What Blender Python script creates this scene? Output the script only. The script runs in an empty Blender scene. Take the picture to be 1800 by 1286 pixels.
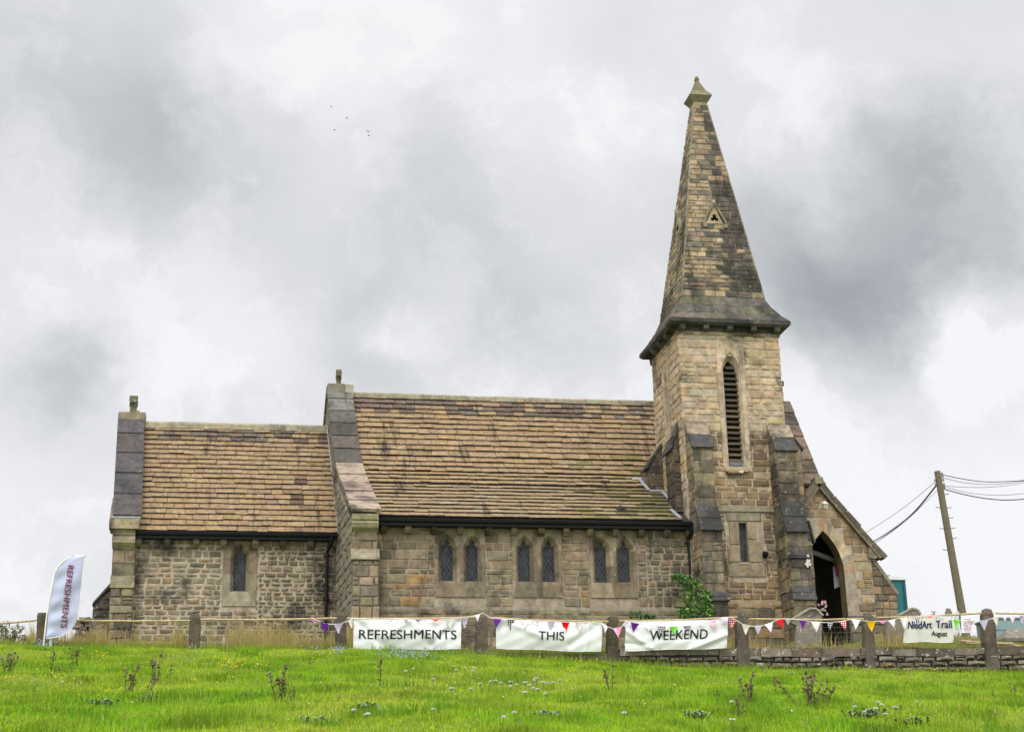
import bpy, math, random
import numpy as np
from mathutils import Vector

# ------------------------------------------------------------------ camera, sky, sun, exposure
S = bpy.context.scene
COL = S.collection
EYE = Vector((0, 0, 1.6))
FPX, CX, CY = 2800.0, 900.0, 643.0
_p, _y, _r = (math.radians(a) for a in (17.43, 10.245, -1.278))
FWD = Vector((math.sin(_y)*math.cos(_p), math.cos(_y)*math.cos(_p), math.sin(_p)))
_r0 = Vector((math.cos(_y), -math.sin(_y), 0)); _u0 = _r0.cross(FWD)
RIGHT = _r0*math.cos(_r) + _u0*math.sin(_r)
UP = -_r0*math.sin(_r) + _u0*math.cos(_r)
cam = bpy.data.cameras.new("camera"); camo = bpy.data.objects.new("camera", cam); COL.objects.link(camo)
cam.sensor_width = 36; cam.lens = FPX/1800*36; cam.clip_start = .1; cam.clip_end = 3000
from mathutils import Matrix
camo.matrix_world = Matrix(((RIGHT.x, UP.x, -FWD.x, EYE.x), (RIGHT.y, UP.y, -FWD.y, EYE.y), (RIGHT.z, UP.z, -FWD.z, EYE.z), (0, 0, 0, 1)))
S.camera = camo

def ray(px, py):
    return FWD + RIGHT*((px-CX)/FPX) - UP*((py-CY)/FPX)
def at(px, py, Y):
    v = ray(px, py); return EYE + v*((Y-EYE.y)/v.y)

SUN_EL, SUN_AZ = 48, 205        # azimuth clockwise from +Y
W = bpy.data.worlds.new("World"); S.world = W; W.use_nodes = True
def build_world():
    nt = W.node_tree; N = nt.nodes; L = nt.links; N.clear()
    def nd(t, **k):
        n = N.new(t)
        for a, b in k.items(): setattr(n, a, b)
        return n
    out = nd('ShaderNodeOutputWorld'); bg1 = nd('ShaderNodeBackground'); bg2 = nd('ShaderNodeBackground'); mix = nd('ShaderNodeMixShader')
    sky = nd('ShaderNodeTexSky', sky_type='NISHITA'); sky.sun_disc = False
    sky.sun_elevation = math.radians(SUN_EL); sky.sun_rotation = math.radians(SUN_AZ)
    L.new(sky.outputs[0], bg1.inputs[0]); bg1.inputs[1].default_value = .1
    mix.inputs[0].default_value = .93
    L.new(bg1.outputs[0], mix.inputs[1]); L.new(bg2.outputs[0], mix.inputs[2]); L.new(mix.outputs[0], out.inputs[0])
    tc = nd('ShaderNodeTexCoord')
    def vm(op, a, b=None, scale=None):
        n = nd('ShaderNodeVectorMath', operation=op)
        L.new(a, n.inputs[0])
        if b is not None:
            if hasattr(b, 'links'): L.new(b, n.inputs[1])
            else: n.inputs[1].default_value = b
        if scale is not None: n.inputs['Scale'].default_value = scale
        return n
    def ma(op, a, b):
        n = nd('ShaderNodeMath', operation=op)
        for i, x in enumerate((a, b)):
            if hasattr(x, 'links'): L.new(x, n.inputs[i])
            else: n.inputs[i].default_value = x
        return n.outputs[0]
    d = vm('NORMALIZE', tc.outputs['Generated']).outputs[0]
    def noise(vec, sc, det, rough=.55):
        n = nd('ShaderNodeTexNoise'); n.inputs['Scale'].default_value = sc; n.inputs['Detail'].default_value = det; n.inputs['Roughness'].default_value = rough
        L.new(vec, n.inputs['Vector']); return n
    w1 = noise(d, 9, 6, .6)
    off = vm('SUBTRACT', w1.outputs['Color'], (.5, .5, .5)).outputs[0]
    off = vm('SCALE', off, scale=.12).outputs[0]
    dd = vm('ADD', d, off).outputs[0]
    # clouds of this sky: (pixel x, y, radius, strength), stored as directions on the dome
    clouds = [(150,150,330,-.19),(340,330,270,-.21),(620,40,300,.06),(90,420,190,.10),(400,560,240,.13),(740,590,110,.16),(560,470,160,-.07),
              (770,470,280,-.20),(690,660,110,-.12),(95,650,110,-.24),(960,610,170,-.12),(980,230,180,.05),(1470,230,150,.10),(1130,230,110,.05),
              (1560,420,290,-.23),(1790,350,270,-.22),(1500,585,210,-.23),(1390,470,180,-.08),(1725,610,130,.22),(1650,690,100,.20),(1300,520,200,-.06),(1330,400,150,-.10),
              (40,960,250,.09),(1760,990,280,.12),(1600,120,200,.02),(-200,300,300,-.1),(2000,500,250,.1),(850,-150,400,.08),(1450,760,140,.05)]
    tot = None
    for (px, py, r, a) in clouds:
        v = ray(px, py).normalized()
        dist = vm('DISTANCE', dd, tuple(v)).outputs['Value']
        m = nd('ShaderNodeMapRange', interpolation_type='SMOOTHERSTEP')
        L.new(dist, m.inputs['Value']); m.inputs['From Min'].default_value = 0; m.inputs['From Max'].default_value = r/FPX*1.25
        m.inputs['To Min'].default_value = a; m.inputs['To Max'].default_value = 0
        tot = m.outputs[0] if tot is None else ma('ADD', tot, m.outputs[0])
    f1 = noise(dd, 7, 8, .58); f2 = noise(d, 3.2, 4, .5)
    fb = ma('MULTIPLY', ma('SUBTRACT', f1.outputs['Fac'], .5), .30)
    fb2 = ma('MULTIPLY', ma('SUBTRACT', f2.outputs['Fac'], .5), .2)
    lum = ma('ADD', ma('ADD', ma('ADD', tot, fb), fb2), .87)
    f3 = noise(dd, 13, 10, .62); me_ = nd('ShaderNodeMapRange', interpolation_type='SMOOTHSTEP'); L.new(f3.outputs['Fac'], me_.inputs['Value'])
    for q_, x_ in zip(('From Min', 'From Max', 'To Min', 'To Max'), (.46, .62, -.02, .065)): me_.inputs[q_].default_value = x_
    lum = ma('ADD', lum, me_.outputs[0])
    lum = ma('MINIMUM', ma('MAXIMUM', lum, .3), 1.0)
    # overcast skies are brighter overhead and on the side where the sun stands behind the cloud
    sep = nd('ShaderNodeSeparateXYZ'); L.new(d, sep.inputs[0])
    mz = nd('ShaderNodeMapRange', interpolation_type='SMOOTHSTEP'); L.new(sep.outputs['Z'], mz.inputs['Value'])
    mz.inputs['From Min'].default_value = .48; mz.inputs['From Max'].default_value = 1; mz.inputs['To Min'].default_value = 1; mz.inputs['To Max'].default_value = 2.4
    my = nd('ShaderNodeMapRange', interpolation_type='SMOOTHSTEP'); L.new(sep.outputs['Y'], my.inputs['Value'])
    my.inputs['From Min'].default_value = .45; my.inputs['From Max'].default_value = -.6; my.inputs['To Min'].default_value = 1; my.inputs['To Max'].default_value = 1.6
    k = ma('MULTIPLY', mz.outputs[0], my.outputs[0])
    cr = nd('ShaderNodeValToRGB'); L.new(lum, cr.inputs[0])
    e = cr.color_ramp.elements
    e[0].position = .3; e[0].color = (.30, .325, .345, 1); e[1].position = .98; e[1].color = (.975, .97, .985, 1)
    q = e.new(.55); q.color = (.545, .57, .59, 1)
    q = e.new(.8); q.color = (.785, .79, .81, 1)
    L.new(cr.outputs[0], bg2.inputs[0]); L.new(k, bg2.inputs[1])
build_world()
sun = bpy.data.lights.new("sun", 'SUN'); suno = bpy.data.objects.new("sun", sun); COL.objects.link(suno)
sun.energy = 1.5; sun.angle = math.radians(18); sun.color = (1, .96, .9)
_sd = Vector((math.sin(math.radians(SUN_AZ))*math.cos(math.radians(SUN_EL)), math.cos(math.radians(SUN_AZ))*math.cos(math.radians(SUN_EL)), math.sin(math.radians(SUN_EL))))
suno.rotation_euler = (-_sd).to_track_quat('-Z', 'Y').to_euler(); suno.location = (0, 0, 60)
S.view_settings.view_transform = 'Standard'; S.view_settings.look = 'None'; S.view_settings.exposure = 0; S.view_settings.gamma = 1
S.cycles.max_bounces = 6; S.cycles.diffuse_bounces = 2; S.cycles.glossy_bounces = 2; S.cycles.transmission_bounces = 3; S.cycles.transparent_max_bounces = 4

# ------------------------------------------------------------------ helpers
R = random.Random(7)
V3 = lambda *a: Vector(a)

class MB:
    """collects faces with a colour each, then links them as ONE mesh object"""
    def __init__(s): s.v = []; s.f = []; s.c = []; s.m = []; s.sm = []; s.mi = 0
    def add(s, pts, faces, col=(.5, .5, .5), smooth=False):
        b = len(s.v); s.v.extend(tuple(p) for p in pts)
        for f in faces:
            s.f.append(tuple(b+i for i in f)); s.c.append(tuple(col)); s.m.append(s.mi); s.sm.append(smooth)
    def face(s, pts, col=(.5, .5, .5)): s.add(pts, [tuple(range(len(pts)))], col)
    def box(s, o, a, b, c, col=(.5, .5, .5), jit=0):
        """parallelepiped: corner o, edges a, b, c"""
        o, a, b, c = Vector(o), Vector(a), Vector(b), Vector(c)
        P = [o, o+a, o+a+b, o+b, o+c, o+a+c, o+a+b+c, o+b+c]
        if jit: P = [p+Vector((R.uniform(-jit, jit), R.uniform(-jit, jit), R.uniform(-jit, jit))) for p in P]
        F = [(0, 3, 2, 1), (4, 5, 6, 7), (0, 1, 5, 4), (1, 2, 6, 5), (2, 3, 7, 6), (3, 0, 4, 7)]
        if a.cross(b).dot(c) < 0: F = [f[::-1] for f in F]
        s.add(P, F, col)
    def prism(s, poly, d, col=(.5, .5, .5)):
        """polygon extruded along d"""
        n = len(poly); P = [Vector(p) for p in poly]; Q = [p+Vector(d) for p in P]
        s.add(P+Q, [tuple(range(n))[::-1], tuple(range(n, 2*n))]+[(i, (i+1) % n, n+(i+1) % n, n+i) for i in range(n)], col)
    def tube(s, path, rad, col=(.5, .5, .5), n=8, cap=True, smooth=True):
        path = [Vector(p) for p in path]; rr = rad if isinstance(rad, (list, tuple)) else [rad]*len(path)
        P = []; m = len(path); ref = None
        for i, p in enumerate(path):
            t = (path[min(i+1, m-1)]-path[max(i-1, 0)]).normalized()
            if ref is None or abs(ref.dot(t)) > .95: ref = Vector((0, 0, 1)) if abs(t.z) < .9 else Vector((1, 0, 0))
            a = t.cross(ref).normalized(); b = a.cross(t).normalized()
            P += [p+(a*math.cos(q)+b*math.sin(q))*rr[i] for q in [2*math.pi*k/n for k in range(n)]]
        F = [(i*n+k, i*n+(k+1) % n, (i+1)*n+(k+1) % n, (i+1)*n+k) for i in range(m-1) for k in range(n)]
        s.add(P, F, col, smooth)
        if cap: s.add(P[:n], [tuple(range(n))[::-1]], col); s.add(P[-n:], [tuple(range(n))], col)
    def grid(s, fn, nu, nv, col=(.5, .5, .5), smooth=True):
        P = [fn(i/nu, j/nv) for j in range(nv+1) for i in range(nu+1)]
        s.add(P, [(j*(nu+1)+i, j*(nu+1)+i+1, (j+1)*(nu+1)+i+1, (j+1)*(nu+1)+i) for j in range(nv) for i in range(nu)], col, smooth)
    def build(s, name, mat, parent=None):
        me = bpy.data.meshes.new(name)
        off = Vector((0, 0, 0)); q = parent
        while q is not None: off += q.location; q = q.parent
        vv = [(x-off.x, y-off.y, z-off.z) for x, y, z in s.v]
        me.from_pydata(vv, [], s.f)
        mats = mat if isinstance(mat, (list, tuple)) else [mat]
        for m in mats: me.materials.append(m)
        me.polygons.foreach_set('material_index', s.m); me.polygons.foreach_set('use_smooth', s.sm)
        ca = me.color_attributes.new('col', 'FLOAT_COLOR', 'CORNER')
        n = np.fromiter((len(f) for f in s.f), int, len(s.f))
        cc = np.repeat(np.c_[np.array(s.c, float).reshape(-1, 3), np.ones(len(s.f))], n, axis=0)
        ca.data.foreach_set('color', cc.astype(np.float32).ravel())
        me.update()
        o = bpy.data.objects.new(name, me); COL.objects.link(o)
        if parent is not None: o.parent = parent
        return o

def tag(o, label=None, cat=None, group=None, kind=None):
    if label: o['label'] = label
    if cat: o['category'] = cat
    if group: o['group'] = group
    if kind: o['kind'] = kind
    return o
def empty(name, loc, label, cat, group=None):
    o = bpy.data.objects.new(name, None); COL.objects.link(o); o.location = loc; o.empty_display_size = .2
    return tag(o, label, cat, group)
def copy_tree(o, parent=None):
    c = o.copy(); COL.objects.link(c)
    if parent is not None: c.parent = parent
    for ch in list(o.children): copy_tree(ch, c)
    return c
def vary(c, a=.12, h=.04):
    k = 1+R.uniform(-a, a)
    return tuple(max(.004, x*k*(1+R.uniform(-h, h))) for x in c)

# ------------------------------------------------------------------ materials
def new_mat(name):
    m = bpy.data.materials.new(name); m.use_nodes = True; nt = m.node_tree
    return m, nt, nt.nodes, nt.links, nt.nodes['Principled BSDF']
def noise_node(nt, sc, det=5, rough=.6, vec=None, dist=0):
    n = nt.nodes.new('ShaderNodeTexNoise'); n.inputs['Scale'].default_value = sc; n.inputs['Detail'].default_value = det; n.inputs['Roughness'].default_value = rough
    n.inputs['Distortion'].default_value = dist
    if vec is not None: nt.links.new(vec, n.inputs['Vector'])
    return n
def ramp(nt, src, p0, v0, p1, v1):
    m = nt.nodes.new('ShaderNodeMapRange'); nt.links.new(src, m.inputs['Value'])
    for k, x in zip(('From Min', 'From Max', 'To Min', 'To Max'), (p0, p1, v0, v1)): m.inputs[k].default_value = x
    return m.outputs[0]
def mixc(nt, mode, fac, a, b):
    m = nt.nodes.new('ShaderNodeMix'); m.data_type = 'RGBA'; m.blend_type = mode
    for sock, x in ((m.inputs[0], fac), (m.inputs[6], a), (m.inputs[7], b)):
        if hasattr(x, 'links'): nt.links.new(x, sock)
        else: sock.default_value = x if not isinstance(x, tuple) else (*x, 1)
    return m.outputs[2]
def attr_mat(name, mott=(.6, 1.25), mscale=5, stain=0, stain_col=(.035, .033, .03), lichen=0, lichen_col=(.5, .5, .44), moss=0, bump=.5, bscale=22, rough=.9, bdist=.03, spec=.2, streak=0):
    m, nt, N, L, B = new_mat(name)
    at_ = N.new('ShaderNodeAttribute'); at_.attribute_name = 'col'
    tc = N.new('ShaderNodeTexCoord'); oi = N.new('ShaderNodeObjectInfo')
    ad = N.new('ShaderNodeVectorMath'); ad.operation = 'ADD'
    sc = N.new('ShaderNodeVectorMath'); sc.operation = 'SCALE'; sc.inputs[0].default_value = (13, 7, 11); L.new(oi.outputs['Random'], sc.inputs['Scale'])
    L.new(tc.outputs['Object'], ad.inputs[0]); L.new(sc.outputs[0], ad.inputs[1]); v = ad.outputs[0]
    n1 = noise_node(nt, mscale, 7, .65, v); k = ramp(nt, n1.outputs[0], .25, mott[0], .75, mott[1])
    kc = N.new('ShaderNodeCombineColor')
    for i in range(3): L.new(k, kc.inputs[i])
    c = mixc(nt, 'MULTIPLY', 1.0, at_.outputs['Color'], kc.outputs[0])
    if stain:
        n2 = noise_node(nt, .9, 6, .62, v); f = ramp(nt, n2.outputs[0], .62-stain*.3, 0, .74-stain*.25, .8)
        c = mixc(nt, 'MIX', f, c, stain_col)
    if streak:
        mp = N.new('ShaderNodeMapping'); mp.inputs['Scale'].default_value = (3.2, .5, .35); L.new(v, mp.inputs[0])
        n5 = noise_node(nt, 1, 4, .6, mp.outputs[0]); f = ramp(nt, n5.outputs[0], .6, 0, .72, streak)
        c = mixc(nt, 'MIX', f, c, stain_col)
    if moss:
        n4 = noise_node(nt, 1.6, 6, .7, v); f = ramp(nt, n4.outputs[0], .64-moss*.2, 0, .76-moss*.2, .75)
        c = mixc(nt, 'MIX', f, c, (.075, .085, .015))
    if lichen:
        n3 = noise_node(nt, 9, 4, .7, v); f = ramp(nt, n3.outputs[0], .70-lichen*.12, 0, .73-lichen*.12, .85)
        c = mixc(nt, 'MIX', f, c, lichen_col)
    L.new(c, B.inputs['Base Color']); B.inputs['Roughness'].default_value = rough; B.inputs['Specular IOR Level'].default_value = spec
    if bump:
        nb = noise_node(nt, bscale, 6, .7, v); bp = N.new('ShaderNodeBump'); bp.inputs['Strength'].default_value = bump; bp.inputs['Distance'].default_value = bdist
        L.new(nb.outputs[0], bp.inputs['Height']); L.new(bp.outputs[0], B.inputs['Normal'])
    return m
def flat_mat(name, col, rough=.6, spec=.4, metal=0, var=.15, scale=8, bump=0):
    m, nt, N, L, B = new_mat(name)
    tc = N.new('ShaderNodeTexCoord'); n = noise_node(nt, scale, 5, .6, tc.outputs['Object'])
    a = tuple(x*(1-var) for x in col); b = tuple(min(1, x*(1+var)) for x in col)
    L.new(mixc(nt, 'MIX', ramp(nt, n.outputs[0], .3, 0, .7, 1), a, b), B.inputs['Base Color'])
    B.inputs['Roughness'].default_value = rough; B.inputs['Specular IOR Level'].default_value = spec; B.inputs['Metallic'].default_value = metal
    if bump:
        nb = noise_node(nt, scale*4, 4, .6, tc.outputs['Object']); bp = N.new('ShaderNodeBump'); bp.inputs['Strength'].default_value = bump; bp.inputs['Distance'].default_value = .02
        L.new(nb.outputs[0], bp.inputs['Height']); L.new(bp.outputs[0], B.inputs['Normal'])
    return m
M = {}
M['rubble'] = attr_mat('rubble_stone', stain=.34, lichen=.2, bump=.9, streak=.55, mott=(.5, 1.3))
M['tower'] = attr_mat('tower_stone', stain=.26, lichen=.22, bump=.9, streak=.5, mott=(.5, 1.3))
M['dark_stone'] = attr_mat('weathered_stone', stain=.60, lichen=.4, bump=.9, mott=(.45, 1.4), streak=.6, stain_col=(.028, .027, .025))
M['spire'] = attr_mat('spire_stone', stain=.38, lichen=.28, bump=.9, moss=.08, mott=(.5, 1.75), mscale=3.5, streak=.75, stain_col=(.03, .028, .025))
M['slate'] = attr_mat('stone_slate', stain=.0, stain_col=(.045, .035, .032), lichen=.5, lichen_col=(.42, .40, .33), moss=.24, bump=.7, mott=(.5, 1.3), streak=.9, mscale=7)
M['coping'] = attr_mat('coping_stone', stain=.28, lichen=.3, bump=.8, mott=(.5, 1.3), streak=.55)
M['post'] = attr_mat('post_stone', stain=.25, lichen=.4, moss=.15, bump=.8, mott=(.5, 1.3))
M['lichened'] = attr_mat('lichened_stone', stain=.2, lichen=.75, moss=.25, bump=.7)
M['plain'] = attr_mat('painted', mott=(.85, 1.1), bump=0, rough=.55, spec=.4)
M['wood'] = attr_mat('weathered_wood', mott=(.6, 1.3), bump=.5, mscale=14, bscale=30)
M['leaf'] = attr_mat('leaf', mott=(.75, 1.25), bump=0, rough=.6, spec=.3)
M['black'] = flat_mat('black_cast_iron', (.010, .0105, .012), .5, .22)
M['void'] = flat_mat('dark_interior', (.012, .011, .010), .95, .1)
M['lead'] = flat_mat('lead_sheet', (.30, .32, .35), .5, .5)
def glass_mat(diam):
    m, nt, N, L, B = new_mat('leaded_glass')
    tc = N.new('ShaderNodeTexCoord'); sp = N.new('ShaderNodeSeparateXYZ'); L.new(tc.outputs['Object'], sp.inputs[0])
    def mth(op, a, b):
        n = N.new('ShaderNodeMath'); n.operation = op
        for i, x in enumerate((a, b)):
            if hasattr(x, 'links'): L.new(x, n.inputs[i])
            else: n.inputs[i].default_value = x
        return n.outputs[0]
    xs = mth('MULTIPLY', sp.outputs['X'], 1/diam[0]); zs = mth('MULTIPLY', sp.outputs['Z'], 1/diam[1])
    f = None
    for q in (mth('ADD', xs, zs), mth('SUBTRACT', xs, zs)):
        t = mth('ABSOLUTE', mth('SUBTRACT', mth('FRACT', q, 0), .5), 0)
        g = ramp(nt, t, .06, 1, .10, 0); f = g if f is None else mth('MAXIMUM', f, g)
    n = noise_node(nt, 6, 3, .5, tc.outputs['Object'])
    pane = mixc(nt, 'MIX', ramp(nt, n.outputs[0], .35, 0, .65, 1), (.008, .010, .012), (.034, .038, .043))
    cv = N.new('ShaderNodeCombineXYZ'); L.new(mth('FLOOR', mth('ADD', xs, zs), 0), cv.inputs[0]); L.new(mth('FLOOR', mth('SUBTRACT', xs, zs), 0), cv.inputs[1]); wn = N.new('ShaderNodeTexWhiteNoise'); L.new(cv.outputs[0], wn.inputs['Vector'])
    pane = mixc(nt, 'MIX', ramp(nt, wn.outputs['Value'], .6, 0, 1, .7), pane, (.07, .08, .085))
    L.new(mixc(nt, 'MIX', f, pane, (.06, .064, .067)), B.inputs['Base Color'])
    B.inputs['Roughness'].default_value = .35; B.inputs['Specular IOR Level'].default_value = .18
    bp = N.new('ShaderNodeBump'); bp.inputs['Strength'].default_value = .35; bp.inputs['Distance'].default_value = .02
    L.new(noise_node(nt, 9, 3, .5, tc.outputs['Object']).outputs[0], bp.inputs['Height']); L.new(bp.outputs[0], B.inputs['Normal'])
    return m
M['glass'] = glass_mat((.13, .2)); M['glass2'] = glass_mat((.10, .20))

# palettes (linear base colours)
P_RUB = [(.27, .205, .125), (.31, .24, .15), (.22, .17, .11), (.25, .20, .135), (.34, .265, .165), (.19, .15, .105), (.29, .20, .11), (.27, .225, .16)]
P_CHAN = [(.245, .20, .13), (.28, .23, .15), (.215, .175, .12), (.32, .265, .18), (.185, .155, .11), (.275, .20, .115), (.255, .22, .16)]
P_TOW = [(.50, .385, .245), (.54, .42, .27), (.46, .35, .225), (.47, .38, .28), (.52, .38, .21), (.43, .355, .265), (.48, .335, .19), (.57, .455, .32), (.45, .38, .29)]
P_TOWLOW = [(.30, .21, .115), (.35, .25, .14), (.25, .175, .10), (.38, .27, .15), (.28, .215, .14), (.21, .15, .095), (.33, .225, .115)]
P_DARK = [(.19, .155, .11), (.235, .185, .125), (.28, .22, .145), (.145, .122, .092), (.30, .235, .15), (.21, .17, .12)]
P_DRESS = [(.27, .215, .14), (.31, .245, .16), (.24, .195, .13), (.29, .23, .15), (.22, .18, .125)]
P_DRESST = [(.47, .375, .255), (.50, .40, .265), (.44, .35, .24), (.42, .35, .25)]
MORT = (.47, .40, .30); MORTD = (.16, .14, .11)

# ------------------------------------------------------------------ masonry
class Frame:
    """a wall face: u to the right, v up, n out of the wall"""
    def __init__(s, o, u, v, n): s.o, s.u, s.v, s.n = Vector(o), Vector(u).normalized(), Vector(v).normalized(), Vector(n).normalized()
    def p(s, a, b, h=0): return s.o+s.u*a+s.v*b+s.n*h
def clip(poly, conv):
    """polygon clipped to a convex counter-clockwise polygon"""
    out = poly
    for i in range(len(conv)):
        (ax, ay), (bx, by) = conv[i], conv[(i+1) % len(conv)]
        ins = lambda q: (bx-ax)*(q[1]-ay)-(by-ay)*(q[0]-ax) >= -1e-9
        res = []
        for j in range(len(out)):
            a, b = out[j-1], out[j]; ia, ib = ins(a), ins(b)
            if ia != ib:
                da = (bx-ax)*(a[1]-ay)-(by-ay)*(a[0]-ax); db = (bx-ax)*(b[1]-ay)-(by-ay)*(b[0]-ax)
                t = da/(da-db); res.append((a[0]+(b[0]-a[0])*t, a[1]+(b[1]-a[1])*t))
            if ib: res.append(b)
        out = res
        if len(out) < 3: return []
    return out
def area(p): return .5*sum(p[i-1][0]*p[i][1]-p[i][0]*p[i-1][1] for i in range(len(p)))
def panel(mb, F, poly, holes=(), col=MORT, h=0):
    """the bedding face of a wall with rectangular openings (u0, u1, v0, v1)"""
    us = sorted({min(p[0] for p in poly), max(p[0] for p in poly)} | {x for q in holes for x in q[:2]})
    vs = sorted({min(p[1] for p in poly), max(p[1] for p in poly)} | {x for q in holes for x in q[2:]})
    for i in range(len(us)-1):
        for j in range(len(vs)-1):
            cu, cv = (us[i]+us[i+1])/2, (vs[j]+vs[j+1])/2
            if any(q[0] < cu < q[1] and q[2] < cv < q[3] for q in holes): continue
            c = clip([(us[i], vs[j]), (us[i+1], vs[j]), (us[i+1], vs[j+1]), (us[i], vs[j+1])], poly)
            if len(c) >= 3 and abs(area(c)) > 1e-5: mb.face([F.p(a, b, h) for a, b in c], col)
def stone(mb, F, q, col, h, bev, h0=0, rock=.35):
    cx = sum(a for a, b in q)/len(q); cy = sum(b for a, b in q)/len(q); n = len(q)
    ext = max(.03, min(max(a for a, b in q)-min(a for a, b in q), max(b for a, b in q)-min(b for a, b in q)))
    k = max(.45, 1-2*bev/ext)
    base = [F.p(a, b, h0-.004) for a, b in q]
    fr = [F.p(cx+(a-cx)*k, cy+(b-cy)*k, h*R.uniform(.75, 1.15)) for a, b in q]
    mid = F.p(cx+R.uniform(-.2, .2)*ext, cy+R.uniform(-.2, .2)*ext, h*(1+R.uniform(0, rock)))
    P = base+fr+[mid]
    mb.add(P, [(i, (i+1) % n, n+(i+1) % n, n+i) for i in range(n)]+[(n+i, n+(i+1) % n, 2*n) for i in range(n)], col)
def masonry(mb, F, poly, holes=(), pal=P_RUB, ch=(.13, .24), sw=(.2, .55), gap=.018, proud=.03, bev=.018, colfn=None, jit=.012, rock=.5, big=0, avoid=None, va=.13, calm=None):
    u0, u1 = min(p[0] for p in poly), max(p[0] for p in poly); v0, v1 = min(p[1] for p in poly), max(p[1] for p in poly)
    v = v0
    while v < v1-.03:
        hh = R.uniform(*ch); hh = min(hh, v1-v) if v1-v-hh > .07 else v1-v
        u = u0-R.uniform(0, sw[0])
        while u < u1:
            w = R.uniform(*sw)
            if u1-u-w < .12: w = u1-u+.001
            a, b, c, d = max(u, u0), min(u+w, u1), v, v+hh
            spans = [(a, b)]
            for q in holes:
                if q[2] < d-.02 and q[3] > c+.02:
                    ns = []
                    for (s0, s1) in spans:
                        if q[1] <= s0 or q[0] >= s1: ns.append((s0, s1))
                        else:
                            if q[0]-s0 > .04: ns.append((s0, q[0]))
                            if s1-q[1] > .04: ns.append((q[1], s1))
                    spans = ns
            for (s0, s1) in spans:
                parts = [(c, d)]
                if hh > .17 and s1-s0 < .32 and R.random() < .25:
                    m = c+hh*R.uniform(.35, .65); parts = [(c, m), (m, d)]
                for (pc, pd) in parts:
                    g = gap/2*R.uniform(.6, 1.5)
                    if s1-s0 < 3*g or pd-pc < 3*g: continue
                    J = lambda: R.uniform(-jit, jit)
                    q = [(s0+g+J(), pc+g+J()), (s1-g+J(), pc+g+J()), (s1-g+J(), pd-g+J()), (s0+g+J(), pd-g+J())]
                    q = clip(q, poly)
                    if len(q) < 3 or area(q) < .0012: continue
                    mu, mv = sum(t[0] for t in q)/len(q), sum(t[1] for t in q)/len(q)
                    if avoid and avoid(mu, mv): continue
                    col = None
                    if colfn: col = colfn(mu, mv)
                    if col is None: col = R.choice(pal)
                    if calm: mm = calm if isinstance(calm, tuple) else pal[0]; col = tuple(.55*a_+.45*b_ for a_, b_ in zip(col, mm))
                    stone(mb, F, q, vary(col, va, .05), proud*R.uniform(.6, 1.4), bev, rock=rock)
            u += w
        v += hh
def quoins(mb, F, u, v0, v1, side, pal, a=(.22, .48), h=(.26, .38), proud=.034):
    """alternating long and short corner stones; side +1 runs to the right of u, -1 to the left"""
    v = v0; k = 0
    while v < v1-.05:
        hh = min(R.uniform(*h), v1-v); w = a[k % 2]*R.uniform(.9, 1.1); k += 1
        s, e = (u, u+w) if side > 0 else (u-w, u)
        stone(mb, F, [(s+.004, v+.006), (e-.006, v+.006), (e-.006, v+hh-.006), (s+.004, v+hh-.006)], vary(R.choice(pal), .14, .04), proud, .014, rock=.2); v += hh

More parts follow.
